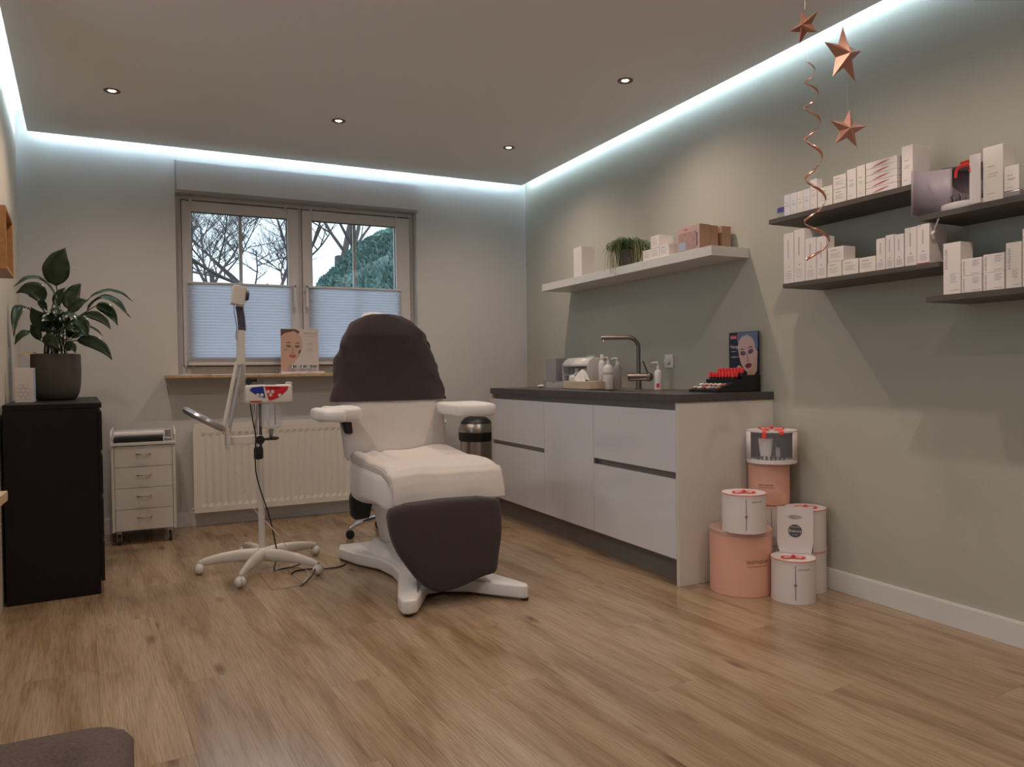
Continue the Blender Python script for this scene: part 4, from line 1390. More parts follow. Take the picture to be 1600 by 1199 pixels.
b = B(); b.lathe([(0.0, -0.006), (0.0715, -0.002), (0.0715, 0.002), (0.0, 0.007)], lc, 32, Rm, cap=False); obj('lens', b, 'glassjar', lh, smooth=True)
# cables
b = B()
def curve(pts, n=8):
    P = [Vector(p) for p in pts]; o = []
    for i in range(len(P) - 1):
        p0, p1, p2, p3 = P[max(i - 1, 0)], P[i], P[i + 1], P[min(i + 2, len(P) - 1)]
        for k in range(n):
            t_ = k / n
            o.append(0.5 * ((2 * p1) + (-p0 + p2) * t_ + (2 * p0 - 5 * p1 + 4 * p2 - p3) * t_ * t_ + (-p0 + 3 * p1 - 3 * p2 + p3) * t_ ** 3))
    o.append(P[-1]); return o
b.tube(curve([(0.462, 4.04, 0.872), (0.468, 4.02, 0.80), (0.482, 4.01, 0.70), (0.480, 4.015, 0.62), (0.480, 4.01, 0.52), (0.500, 4.0, 0.42), (0.535, 3.99, 0.30), (0.560, 3.985, 0.18), (0.572, 3.98, 0.08), (0.556, 3.965, 0.005), (0.60, 3.985, 0.004), (0.66, 3.99, 0.006), (0.735, 3.90, 0.05), (0.735, 3.80, 0.05), (0.70, 3.71, 0.02), (0.628, 3.615, 0.004)]), 0.0036, 6)
obj('power_cable', b, 'black', t, smooth=True)
b = B()
b.tube(curve([(0.350, 4.0, 0.66), (0.365, 3.99, 0.58), (0.41, 3.98, 0.46), (0.465, 3.98, 0.33), (0.52, 3.98, 0.26), (0.575, 3.98, 0.19), (0.62, 4.0, 0.12), (0.64, 4.02, 0.06), (0.645, 4.03, 0.005), (0.70, 3.93, 0.004), (0.70, 3.80, 0.004), (0.675, 3.70, 0.015), (0.635, 3.63, 0.004)]), 0.0024, 6)
obj('lamp_cable', b, 'steamer', t, smooth=True)
b = B(); b.tube(curve([(0.93, 4.03, 0.02), (0.915, 3.92, 0.0045), (0.86, 3.87, 0.0045), (0.80, 3.87, 0.0045), (0.73, 3.90, 0.0045), (0.66, 3.90, 0.0045), (0.63, 3.87, 0.0045), (0.622, 3.84, 0.0045)]), 0.0036, 6)
tag(obj('power_cable', b, 'black', None, smooth=True), 'black cable running over the floor from the chair base to the floor outlet', 'cable')
# ================================================================== cartons on the shelves
def face_lines(parent, xf, y1, z1, w, h, style, m1='printsoft', m2='print'):
    """printed lines on the face that looks towards -X; (y1, z1) is the upper left corner seen from the room"""
    b = B()
    x0, x1 = xf - 0.0004, xf - 0.00005
    def ln(a, c, ww, hh):     # a from the left, c from the top, as fractions
        ya = y1 - a * w
        b.box(x0, x1, ya - ww * w, ya, z1 - c * h - hh, z1 - c * h)
    if style == 'v':          # tall carton with an upright title and small print near the foot
        ln(0.42, 0.14, 0.10, h * 0.36)
        ln(0.44, 0.66, 0.14, 0.006)
        for k in range(4): ln(0.22, 0.76 + k * 0.045, 0.56 - 0.05 * (k % 2), 0.0022)
    elif style == 'h':
        ln(0.16, 0.18, 0.42, 0.0035)
        for k in range(3): ln(0.16, 0.42 + k * 0.12, 0.62 - 0.12 * (k % 2), 0.0020)
    elif style == 'b':
        ln(0.25, 0.36, 0.36, 0.003)
        ln(0.25, 0.50, 0.5, 0.002); ln(0.25, 0.55, 0.42, 0.002); ln(0.2, 0.86, 0.4, 0.0018)
    elif style == 's':
        for k in range(4): ln(0.55, 0.12 + k * 0.10, 0.34 - 0.08 * (k % 2), 0.0022)
        ln(0.5, 0.86, 0.42, 0.0018)
    elif style == 't':
        for k in range(5): ln(0.42, 0.60 + k * 0.040, 0.34 - 0.06 * (k % 2), 0.0022)
        ln(0.4, 0.92, 0.5, 0.0018)
    o = obj('printed_lines', b, m1, parent)
    o['kind'] = 'stuff'
    return o

def carton(lab, y0, y1, z0, z1, depth, xf=SX + 0.003, style='v', m='carton', group=None, brandv=None, name='carton'):
    t = thing(name, lab, 'box', (xf + depth / 2, (y0 + y1) / 2, z0), group)
    b = B(); b.box(xf, xf + depth, y0 + 0.0006, y1 - 0.0006, z0 + 0.0004, z1)
    obj('box_body', b, m, t, bevel=0.0008, bseg=1)
    if style:
        face_lines(t, xf, y1, z1, y1 - y0, z1 - z0, style)
    if brandv:
        hgt = z1 - z0
        text_part('SKEYNDOR', 0.0125 if hgt > 0.1 else 0.0085, 'print', t, (xf - 0.0002, y1 - 0.007 if hgt > 0.1 else y1 - 0.006, z1 - hgt * 0.12), (0, 0, -1), (0, -1, 0), spacing=1.15, extr=0.0002)
    return t

GA = 'boxes on the upper left dark shelf'
A = SA
def AL(k): return k + ' on the upper left dark shelf'
t = thing('cream_jar', AL('small squat jar with a violet lid'), 'jar', (2.585, 2.463, A), GA)
b = B(); b.lathe([(0.026, A + .0004), (0.029, A + .004), (0.029, A + .024), (0.026, A + .026)], (2.585, 2.463, 0), 24); obj('jar_body', b, 'glassjar', t, smooth=True)
b = B(); b.lathe([(0.030, A + .0262), (0.030, A + .044), (0.028, A + .046), (0, A + .046)], (2.585, 2.463, 0), 24); obj('lid', b, 'bluelid', t, smooth=True)
carton(AL('leftmost small white carton beside the violet-lidded jar'), 2.397, 2.432, A, A + .092, .04, style='b', m='cartong', group=GA)
carton(AL('second small white carton from the left'), 2.359, 2.396, A, A + .092, .04, style='b', m='cartong', group=GA)
carton(AL('third small white carton from the left'), 2.325, 2.358, A, A + .092, .04, style='b', m='cartonc', group=GA)
carton(AL('fourth small white carton from the left'), 2.288, 2.324, A, A + .093, .04, style='b', m='cartong', group=GA)
carton(AL('narrow carton rising above the small ones beside it'), 2.251, 2.287, A, A + .126, .035, style='b', group=GA)
carton(AL('low wide carton behind the copper spiral'), 2.172, 2.247, A, A + .080, .05, style='h', m='cartonc', group=GA)
carton(AL('lower of two stacked cream cartons'), 2.104, 2.168, A, A + .056, .07, style='h', m='cartonc', group=GA)
carton(AL('upper of two stacked cream cartons'), 2.105, 2.168, A + .0565, A + .112, .07, style='h', m='cartonc', group=GA)
carton(AL('tall carton right of the stacked cream pair'), 2.057, 2.101, A, A + .122, .05, style='b', group=GA)
carton(AL('tall carton left of the red-crescent boxes'), 2.016, 2.055, A, A + .125, .05, style='b', m='cartonc', group=GA)
for k in range(5):
    z0 = A + k * 0.0252
    t = carton(AL(['lowest', 'second lowest', 'middle', 'second highest', 'topmost'][k] + ' of five flat red-crescent boxes'), 1.876, 2.013, z0, z0 + .0247, .12, style=None, group='flat crescent boxes on the upper left dark shelf')
    b = B()
    n = 12
    up_, dn_ = [], []
    for i in range(n + 1):
        f_ = i / n
        y = 1.985 - f_ * 0.078
        zc_ = z0 + 0.004 + 0.013 * f_ ** 1.2
        th_ = 0.0045 * math.sin(PI * f_)
        up_.append((y, zc_ + th_)); dn_.append((y, zc_ - th_ * 0.4))
    b.prism(up_ + dn_[1:-1][::-1], SX + 0.0024, SX + 0.0029, 'X')
    obj('red_crescent', b, mat('dusty_red_print', (0.52, 0.16, 0.12), 0.5) if k == 0 else 'crescent', t)
    if k == 0: M['crescent'] = bpy.data.materials['dusty_red_print']
t = carton(AL('tallest carton at the right end'), 1.812, 1.858, A, A + .148, .10, style='b', m='carton', group=GA)

GB = 'boxes on the lower left dark shelf'
Z = SB_
def BL(k): return k + ' on the lower left dark shelf'
carton(BL('tall carton at the far left end'), 2.379, 2.436, Z, Z + .222, .06, group=GB)
carton(BL('tallest carton, second from the left,'), 2.318, 2.377, Z, Z + .229, .06, group=GB)
carton(BL('third tall carton from the left'), 2.257, 2.316, Z, Z + .180, .05, group=GB)
carton(BL('fourth tall carton from the left, behind the spiral,'), 2.205, 2.255, Z, Z + .178, .05, group=GB)
carton(BL('low square carton under the raised one'), 2.129, 2.199, Z, Z + .062, .07, style='h', m='cartonc', group=GB)
carton(BL('square carton lying raised on two lower ones'), 2.118, 2.196, Z + .0625, Z + .122, .07, style='h', m='carton', group=GB)
carton(BL('middle of three low square cartons'), 2.049, 2.126, Z, Z + .061, .07, style='h', m='cartonc', group=GB)
carton(BL('right one of three low square cartons'), 1.970, 2.045, Z, Z + .059, .07, style='h', m='cartonc', group=GB)
carton(BL('first slim carton right of the low square ones'), 1.928, 1.968, Z, Z + .122, .04, group=GB)
carton(BL('second slim carton right of the low square ones'), 1.890, 1.927, Z, Z + .129, .04, group=GB)
carton(BL('third slim carton right of the low square ones'), 1.850, 1.889, Z, Z + .125, .04, group=GB)
carton(BL('broad tall carton second from the right end'), 1.798, 1.847, Z, Z + .142, .08, group=GB)
t = carton(BL('broad red-footed carton at the right end'), 1.748, 1.797, Z, Z + .145, .10, group=GB)
b = B(); b.box(SX + 0.0022, SX + 0.0029, 1.749, 1.796, Z + 0.0005, Z + 0.004); obj('red_edge', b, 'redprint', t)

GD = 'boxes on the lower right dark shelf'
Z = SD_
def DLb(k): return k + ' on the lower right dark shelf'
carton(DLb('tall carton with an upright title at the left end'), 1.633, 1.697, Z, Z + .182, .07, style='t', brandv=1, group=GD)
carton(DLb('lower left of four stacked cream cartons'), 1.560, 1.631, Z, Z + .058, .09, style='s', brandv=1, group=GD)
carton(DLb('upper left of four stacked cream cartons'), 1.560, 1.631, Z + .0585, Z + .117, .09, style='s', brandv=1, group=GD)
carton(DLb('lower right of four stacked cream cartons'), 1.486, 1.556, Z, Z + .060, .09, style='s', brandv=1, group=GD)
carton(DLb('upper right of four stacked cream cartons'), 1.486, 1.556, Z + .0605, Z + .122, .09, style='s', brandv=1, group=GD)
carton(DLb('tall carton right of the four stacked cream ones'), 1.432, 1.482, Z, Z + .150, .06, style='t', m='cartonc', brandv=1, group=GD)
carton(DLb('tallest carton cut by the right edge'), 1.372, 1.430, Z, Z + .188, .06, style='t', m='cartonc', brandv=1, group=GD)
carton(DLb('tall carton just outside the right edge'), 1.30, 1.36, Z, Z + .182, .07, style='t', brandv=1, group=GD)

GC = 'things on the upper right dark shelf'
Z = SCz
def CLb(k): return k + ' on the upper right dark shelf'
# opened round gift box: a floor drum, a tray of vials and two door halves
t = thing('opened_gift_box', CLb('opened round gift box with vials and a red ribbon'), 'gift box', (2.62, 1.65, Z), GC)
cx_, cy_ = 2.660, 1.660
b = B(); b.lathe([(0.0, Z + .0005), (0.094, Z + .0005), (0.096, Z + .003), (0.096, Z + .026), (0.0, Z + .026)], (cx_, cy_, 0), 36); obj('drum_base', b, 'giftwhite', t, smooth=True)
b = B(); b.lathe([(0.094, Z + .0265), (0.094, Z + .168)], (cx_, cy_, 0), 20, None, math.radians(-70), math.radians(100), cap=False); obj('back_wall', b, 'mauve', t, smooth=True, solid=0.003)
b = B(); b.lathe([(0.0, Z + .168), (0.096, Z + .168), (0.096, Z + .171), (0, Z + .171)], (cx_, cy_, 0), 28, None, math.radians(-80), math.radians(110)); obj('lid_half', b, 'mauve', t, solid=0.001)
# left door, swung open: quarter of a drum seen from inside
b = B(); b.lathe([(0.092, Z + .001), (0.092, Z + .165)], (2.535, 1.705, 0), 14, None, math.radians(5), math.radians(95), cap=False); obj('door_half', b, 'mauve', t, smooth=True, solid=0.003)
b = B(); b.lathe([(0.0955, Z + .0005), (0.0955, Z + .165)], (2.535, 1.705, 0), 14, None, math.radians(5), math.radians(95), cap=False); obj('door_skin', b, 'giftwhite', t, smooth=True)
b = B(); b.box(2.556, 2.560, 1.566, 1.604, Z + .003, Z + .172); obj('door_half', b, 'giftwhite', t, bevel=0.001)
for k in range(8):
    a = math.radians(130 + k * 16)
    b = B(); x, y = cx_ + 0.068 * math.cos(a), cy_ + 0.068 * math.sin(a) 
    b.lathe([(0.0045, Z + .0262), (0.0045, Z + .045), (0.002, Z + .050), (0.002, Z + .058)], (x, y, 0), 10)
    obj('vial', b, 'rubber' if k % 2 else 'tapmetal', t, smooth=True)
b = B(); b.tube([(2.62, 1.622, Z + .030), (2.62, 1.622, Z + .040), (2.62, 1.622, Z + .095)], [0.014, 0.016, 0.018], 14, flat=(0.016, 0.010, (1, 0, 0))); obj('cream_tube', b, 'bottle', t, smooth=True)
b = B()
P_ = curve([(2.56, 1.655, Z + .108), (2.56, 1.650, Z + .135), (2.575, 1.635, Z + .150), (2.60, 1.615, Z + .150), (2.565, 1.603, Z + .140), (2.556, 1.600, Z + .115)], 5)
b.tube(P_, 0.006, 6, flat=(0.0065, 0.0012, (0.3, 1, 0.2)))
obj('ribbon', b, 'bowred', t, smooth=True)
b = B(); b.tube(curve([(2.57, 1.645, Z + .155), (2.60, 1.63, Z + .164), (2.58, 1.61, Z + .152)], 5), 0.006, 6, flat=(0.007, 0.0012, (0, 1, 0.4))); obj('bow_loop', b, 'bowred', t, smooth=True)
t = carton(CLb('tall white carton right of the opened gift box'), 1.490, 1.556, Z, Z + .183, .07, style='b', m='cartonc', group=GC)
carton(CLb('narrow white carton standing behind the tall one'), 1.452, 1.484, Z, Z + .17, .04, xf=2.66, style=None, m='cartong', group=GC)
t = carton(CLb('small square carton on a clear glass block'), 1.439, 1.487, Z + .0205, Z + .102, .055, style='b', m='carton', group=GC)
b = B(); b.box(SX + .003, SX + .06, 1.437, 1.489, Z + .0004, Z + .0200)
tag(obj('glass_block', b, 'smoke', None, bevel=0.003), CLb('clear glass block under the small square carton'), 'block', GC)
t = thing('lotion_tube', CLb('small pink-capped tube at the right edge'), 'tube', (2.59, 1.415, Z), GC)
b = B(); b.lathe([(0.010, Z + .0005), (0.010, Z + .018)], (2.59, 1.415, 0), 14); obj('cap', b, mat('pink_cap', (0.55, 0.2, 0.2), 0.4), t, smooth=True)
b = B(); b.lathe([(0.011, Z + .0185), (0.012, Z + .07), (0.006, Z + .09)], (2.59, 1.415, 0), 14); obj('tube_body', b, mat('pale_green_tube', (0.45, 0.6, 0.45), 0.4), t, smooth=True)
# price tag clipped under that shelf
t = thing('shelf_tag', 'small clear hanging tag below the left end of the upper right dark shelf', 'tag', (2.56, 1.725, 1.50))
b = B(); b.obox((2.553, 1.722, 1.528), 0.001, 0.006, 0.046, Matrix.Rotation(math.radians(24), 3, 'X')); obj('strip', b, 'smoke', t)
b = B(); b.obox((2.553, 1.735, 1.503), 0.001, 0.016, 0.010, Matrix.Rotation(math.radians(-30), 3, 'X')); obj('card', b, 'tissue', t)

# ---------------------------------------------------------------- white shelf
Z = SW
GW = 'things on the white floating shelf'
carton('tall slim white carton at the left of the white shelf', 4.184, 4.288, Z, Z + .198, .10, xf=2.572, style=None, group=GW)
carton('left one of the row of small white cartons on the white shelf', 3.433, 3.510, Z, Z + .062, .075, xf=2.572, style='h', group=GW)
carton('middle one of the row of small white cartons on the white shelf', 3.357, 3.431, Z, Z + .062, .075, xf=2.572, style='h', group=GW)
carton('right one of the row of small white cartons on the white shelf', 3.272, 3.355, Z, Z + .070, .10, xf=2.572, style='h', group=GW)
carton('white carton stacked on top of the small row on the white shelf', 3.358, 3.436, Z + .0625, Z + .132, .10, xf=2.572, style='h', group=GW)
t = thing('wooden_gift_box', 'peach-brown gift box with a clear window near the right end of the white shelf', 'gift box', (2.64, 3.10, Z), GW)
b = B(); b.box(2.572, 2.642, 3.018, 3.198, Z + .0005, Z + .132); bx_ = obj('box_body', b, 'kraft', t, bevel=0.001)
b = B(); b.box(2.5705, 2.5715, 3.018, 3.198, Z + .0005, Z + .132); obj('front_sleeve', b, mat('pink_peach_sleeve', (0.52, 0.36, 0.32), 0.5), t)
b = B(); b.box(2.5694, 2.5704, 3.045, 3.185, Z + .012, Z + .102); obj('window', b, mat('printed_window', (0.42, 0.26, 0.22), 0.25, noise_amt=0.5, noise_scale=45), t)
b = B(); b.box(2.5685, 2.5693, 3.125, 3.182, Z + .010, Z + .052); obj('blue_card', b, mat('pale_blue_card', (0.40, 0.44, 0.58), 0.5), t)
b = B(); b.box(2.5685, 2.5693, 3.035, 3.040, Z + .02, Z + .09); obj('dark_line', b, 'blue', t)
b = B(); b.box(2.5693, 2.5704, 3.115, 3.14, Z + .115, Z + .121); obj('red_mark', b, 'red', t)
t = thing('wooden_gift_box', 'second peach-brown gift box directly behind the windowed one on the white shelf', 'gift box', (2.69, 3.09, Z), GW)
b = B(); b.box(2.6430, 2.695, 3.018, 3.190, Z + .0005, Z + .128); obj('box_body', b, 'kraft', t, bevel=0.001)
t = thing('wooden_gift_box', 'rearmost peach-brown gift box against the wall on the white shelf', 'gift box', (2.75, 3.09, Z), GW)
b = B(); b.box(2.715, 2.775, 3.010, 3.19, Z + .0005, Z + .128); obj('box_body', b, 'kraft', t, bevel=0.001)
# trailing plant
t = thing('trailing_plant', 'green trailing plant in a dark pot on the white shelf', 'plant', (2.66, 3.72, Z), GW)
b = B(); b.lathe([(0.055, Z + .0005), (0.060, Z + .004), (0.082, Z + .10), (0.084, Z + .108), (0.078, Z + .108), (0.074, Z + .10)], (2.66, 3.78, 0), 28); obj('pot', b, 'pot2', t, smooth=True)
b = B(); b.lathe([(0, Z + .098), (0.076, Z + .098)], (2.66, 3.78, 0), 20); obj('soil', b, 'soil', t)
rg = random.Random(4)
for nm, mm, cnt in (('stems', 'grass', 700), ('pale_stems', 'grasspale', 90)):
    b = B()
    for k in range(cnt):
        a = rg.uniform(0, 2 * PI)
        r0_ = rg.uniform(0, 0.06)
        out_ = rg.uniform(0.02, 0.10)
        h_ = rg.uniform(0.03, 0.085) * (1.3 - out_ * 6)
        drop = rg.uniform(-0.01, 0.035) if nm == 'stems' else rg.uniform(0.10, 0.19)
        if nm != 'stems': out_ = rg.uniform(0.06, 0.1); a = rg.choice([rg.uniform(1.0, 2.3), rg.uniform(-2.2, -1.0), rg.uniform(2.6, 3.6)])
        p0 = Vector((2.66 + r0_ * math.cos(a), 3.78 + r0_ * math.sin(a), Z + .10))
        d = Vector((math.cos(a), math.sin(a), 0))
        P_ = [p0, p0 + d * out_ * 0.35 + Vector((0, 0, h_)), p0 + d * out_ * 0.8 + Vector((0, 0, h_ * 0.9)), p0 + d * out_ * 1.0 + Vector((0, 0, h_ * 0.9 - drop * 0.5)), p0 + d * (out_ * 1.02) + Vector((rg.uniform(-.01, .01), 0, h_ * 0.7 - drop))]
        P_ = [Vector((min(q.x, XR - 0.01), q.y, max(q.z, Z + 0.004) if q.x > SX else q.z)) for q in P_]
        b.tube(P_, [0.0012] * 5, 3, cap=False)
    o = obj(nm, b, mm, t); o['kind'] = 'stuff'

# ================================================================== dresser top
t = thing('peace_lily', 'dark green broad-leaved lily in a round grey-brown pot on the dresser', 'plant', (-0.451, 4.6, 0.899))
pc = (-0.451, 4.6)
b = B(); b.lathe([(0.083, 0.8995), (0.096, 0.910), (0.108, 0.94), (0.114, 0.985), (0.1165, 1.05), (0.115, 1.141), (0.108, 1.143), (0.106, 1.125)], (pc[0], pc[1], 0), 40); obj('pot', b, 'pot', t, smooth=True)
b = B(); b.lathe([(0, 1.128), (0.1062, 1.124)], (pc[0], pc[1], 0), 24); obj('soil', b, 'soil', t)
LEAVES= [((-0.441, 4.6, 1.505),(-0.444, 4.59, 1.613),(-0.394, 4.58, 1.709), 0.0652, 'f'),
((-0.448, 4.6, 1.454),(-0.514, 4.55, 1.604),(-0.651, 4.5, 1.483), 0.0274, 'u'),
((-0.509, 4.62, 1.413),(-0.526, 4.64, 1.53),(-0.656, 4.66, 1.467), 0.0446, 'f'),
((-0.565, 4.6, 1.376),(-0.653, 4.525, 1.427),(-0.66, 4.45, 1.224), 0.0274, 'u'),
((-0.465, 4.56, 1.281),(-0.512, 4.53, 1.302),(-0.546, 4.5, 1.382), 0.048, 'f'),
((-0.441, 4.64, 1.396),(-0.448, 4.66, 1.46),(-0.404, 4.68, 1.509), 0.0274, 'f'),
((-0.387, 4.62, 1.382),(-0.386, 4.63, 1.466),(-0.326, 4.64, 1.532), 0.0412, 'f'),
((-0.29, 4.62, 1.447),(-0.18, 4.61, 1.534),(-0.079, 4.6, 1.431), 0.0257, 'u'),
((-0.299, 4.56, 1.366),(-0.221, 4.51, 1.528),(-0.09, 4.46, 1.332), 0.0412, 'u'),
((-0.259, 4.6, 1.405),(-0.19, 4.56, 1.403),(-0.154, 4.52, 1.294), 0.0309, 'f'),
((-0.307, 4.5, 1.348),(-0.222, 4.46, 1.353),(-0.184, 4.42, 1.267), 0.0257, 'f'),
((-0.347, 4.52, 1.213),(-0.231, 4.47, 1.219),(-0.181, 4.42, 1.106), 0.0343, 'f'),
((-0.528, 4.56, 1.24),(-0.584, 4.52, 1.277),(-0.633, 4.48, 1.187), 0.0274, 'u'),
((-0.515, 4.54, 1.213),(-0.534, 4.52, 1.278),(-0.551, 4.5, 1.29), 0.024, 'f'),
((-0.38, 4.6, 1.36),(-0.354, 4.6, 1.43),(-0.295, 4.6, 1.432), 0.0309, 'f'),
((-0.447, 4.5, 1.298),(-0.384, 4.46, 1.39),(-0.331, 4.42, 1.302), 0.0343, 'u'),
((-0.358, 4.55, 1.33),(-0.309, 4.515, 1.305),(-0.297, 4.48, 1.225), 0.0377, 'f'),
((-0.428, 4.52, 1.219),(-0.4, 4.49, 1.302),(-0.353, 4.46, 1.251), 0.0343, 'u'),
((-0.483, 4.5, 1.185),(-0.462, 4.47, 1.25),(-0.421, 4.44, 1.157), 0.0343, 'f'),
((-0.335, 4.62, 1.294),(-0.274, 4.61, 1.301),(-0.229, 4.6, 1.238), 0.012, 'u'),
((-0.527, 4.48, 1.141),(-0.556, 4.45, 1.144),(-0.593, 4.42, 1.13), 0.012, 'u'),
((-0.376, 4.6, 1.223),(-0.328, 4.6, 1.258),(-0.275, 4.6, 1.217), 0.0377, 'u'),
((-0.531, 4.66, 1.409),(-0.513, 4.66, 1.43),(-0.491, 4.66, 1.376), 0.0206, 'f'),
((-0.393, 4.5, 1.158),(-0.367, 4.48, 1.211),(-0.349, 4.46, 1.144), 0.0274, 'f')]
def leaf(P0, P1, P2, hw, fc, m):
    P0, P1, P2 = Vector(P0), Vector(P1), Vector(P2)
    for P in (P0, P1, P2):
        P.x = max(P.x, left_x(P.y) + 0.03)
    n = 12
    b = B()
    face = Vector((-0.1, -1, 0.25)) if fc == 'f' else Vector((0.1, -0.45, 1))
    rows = []
    for i in range(n + 1):
        s = i / n
        p = P0 * (1 - s) ** 2 + P1 * 2 * s * (1 - s) + P2 * s * s
        tg = ((P1 - P0) * (1 - s) + (P2 - P1) * s).normalized()
        sd = tg.cross(face).normalized()
        nn = sd.cross(tg).normalized()
        w = hw * (math.sin(PI * min(1, s ** 0.75)) ** 0.8 if s < 1 else 0) * (1.0 if s < 0.8 else (1 - (s - 0.8) / 0.2 * 0.4))
        w = max(w, 0.0012)
        rp = 0.06 * hw * math.sin(s * 19)
        rows.append([b.bm.verts.new(p + sd * w * k + nn * (0.28 * w * abs(k) + rp * k * k)) for k in (-1, -0.5, 0, 0.5, 1)])
    for A_, Q_ in zip(rows, rows[1:]):
        for j in range(4):
            b.bm.faces.new((A_[j], A_[j + 1], Q_[j + 1], Q_[j]))
    return obj('leaf', b, m, t, smooth=True, solid=0.0008)
rl = random.Random(8)
for k in range(10):
    a = rl.uniform(0, 2 * PI); q = rl.uniform(0.02, 0.07); r_ = rl.uniform(0.09, 0.17); z0_ = rl.uniform(1.22, 1.36)
    s0 = (pc[0] + 0.03 + q * math.cos(a), pc[1] + q * math.sin(a), z0_)
    s2 = (pc[0] + 0.03 + r_ * math.cos(a), pc[1] + r_ * math.sin(a), z0_ + rl.uniform(-0.05, 0.05))
    LEAVES.append((s0, ((s0[0] + s2[0]) / 2, (s0[1] + s2[1]) / 2, z0_ + 0.06), s2, rl.uniform(0.022, 0.036), rl.choice('fu')))
for k, (a_, c_, d_, w_, f_) in enumerate(LEAVES):
    leaf(a_, c_, d_, w_, f_, 'leafdry' if k == 20 else 'leaf')
    # petiole
    a0 = Vector((pc[0] + rl.uniform(-.055, .055), pc[1] + rl.uniform(-.05, .05), 1.12))
    e_ = Vector(a_); e_.x = max(e_.x, left_x(e_.y) + 0.03)
    if k == 20: a0 = Vector((pc[0] - 0.09, pc[1] - 0.03, 1.12))
    b = B()
    md = (a0 + e_) / 2 + Vector(((a0.x - e_.x) * 0.25, 0, 0.02))
    b.tube(curve([a0, md, e_], 4), 0.0028, 6)
    obj('stalk', b, 'leaf', t, smooth=True)
t = thing('candle_box', 'small pale patterned box beside the lily pot on the dresser', 'box', (-0.56, 4.3, 0.899))
b = B(); b.box(-0.592, -0.515, 4.27, 4.34, 0.8985, 1.066); obj('box_body', b, 'carton', t, bevel=0.001)
b = B(); b.box(-0.5149, -0.5142, 4.272, 4.338, 0.9, 1.064); obj('blue_side', b, mat('pale_blue_print', (0.42, 0.5, 0.62), 0.5, noise_amt=0.3, noise_scale=60), t)
b = B()
for k in range(11):
    cxk, czk = -0.58 + (k % 3) * 0.022 + (0.011 if (k // 3) % 2 else 0), 0.92 + (k // 3) * 0.019
    for j in range(6):
        a0_, a1_ = j * PI / 3, (j + 1) * PI / 3
        b.tube([(cxk + 0.011 * math.cos(a0_), 4.2695, czk + 0.011 * math.sin(a0_)), (cxk + 0.011 * math.cos(a1_), 4.2695, czk + 0.011 * math.sin(a1_))], 0.0004, 3)
o = obj('hexagon_print', b, 'print', t); o['kind'] = 'stuff'

# ================================================================== posters
def pplate(parent, nm, pts, m, org, xd, yd, k):
    """thin printed shape: 2-D points (metres) on the plane org, xd, yd, k layers proud of the board"""
    xd, yd = Vector(xd).normalized(), Vector(yd).normalized()
    n_ = xd.cross(yd)
    b = B()
    lo = [b.bm.verts.new(Vector(org) + xd * x + yd * y + n_ * (0.0003 * (k - 0.9))) for x, y in pts]
    hi = [b.bm.verts.new(Vector(org) + xd * x + yd * y + n_ * (0.0003 * k)) for x, y in pts]
    b.bm.faces.new(hi)
    for i in range(len(pts)):
        j = (i + 1) % len(pts)
        b.bm.faces.new((lo[i], lo[j], hi[j], hi[i]))
    return obj(nm, b, m, parent)
def ell(cx, cy, rx, ry, rot=0, n=20, a0=0, a1=2 * PI):
    r_ = []
    for i in range(n):
        a = a0 + (a1 - a0) * i / (n if abs(a1 - a0 - 2 * PI) < 1e-6 else n - 1)
        x, y = rx * math.cos(a), ry * math.sin(a)
        r_.append((cx + x * math.cos(rot) - y * math.sin(rot), cy + x * math.sin(rot) + y * math.cos(rot)))
    return r_
def face_features(par, org, xd, yd, cx, cy, s, tilt, skin, eye, brow, lip, k0=2):
    def R_(x, y): return (cx + (x * math.cos(tilt) - y * math.sin(tilt)) * s, cy + (x * math.sin(tilt) + y * math.cos(tilt)) * s)
    def E_(x, y, rx, ry, rt=0, n=16): 
        return [R_(px, py) for px, py in ell(x, y, rx, ry, rt, n)]
    pplate(par, 'face', [R_(x, y) for x, y in [(-0.62, 0.45), (-0.60, 0.0), (-0.52, -0.40), (-0.32, -0.78), (-0.08, -0.98), (0.12, -0.98), (0.34, -0.78), (0.54, -0.40), (0.62, 0.0), (0.63, 0.45), (0.50, 0.82), (0.2, 1.02), (-0.2, 1.02), (-0.50, 0.82)]], skin, org, xd, yd, k0)
    for sx_ in (-1, 1):
        pplate(par, 'eyeshadow', E_(sx_ * 0.29, 0.12, 0.21, 0.13, sx_ * 0.15), eye, org, xd, yd, k0 + 1)
        pplate(par, 'eye', E_(sx_ * 0.29, 0.09, 0.15, 0.055), 'browp', org, xd, yd, k0 + 2)
        pplate(par, 'iris', E_(sx_ * 0.29, 0.09, 0.05, 0.05, 0, 10), 'printdark', org, xd, yd, k0 + 3)
        pplate(par, 'eyebrow', [R_(sx_ * a, c) for a, c in ((0.08, 0.29), (0.30, 0.40), (0.54, 0.31), (0.30, 0.32))], brow, org, xd, yd, k0 + 2)
    pplate(par, 'nose_shade', [R_(a, c) for a, c in ((-0.05, 0.1), (0.02, 0.1), (0.06, -0.28), (0.13, -0.36), (0.0, -0.40), (-0.12, -0.36), (-0.09, -0.30), (-0.02, -0.30))], 'noseshade', org, xd, yd, k0 + 1)
    pplate(par, 'upper_lip', [R_(a, c) for a, c in ((-0.27, -0.57), (-0.08, -0.46), (0.0, -0.49), (0.08, -0.46), (0.27, -0.57), (0.0, -0.60))], lip, org, xd, yd, k0 + 1)
    pplate(par, 'lower_lip', [R_(a, c) for a, c in ((-0.27, -0.575), (0.0, -0.605), (0.27, -0.575), (0.13, -0.72), (-0.13, -0.72))], lip, org, xd, yd, k0 + 1)
M['noseshade'] = mat('skin_shade_print', (0.38, 0.24, 0.19), 0.5)
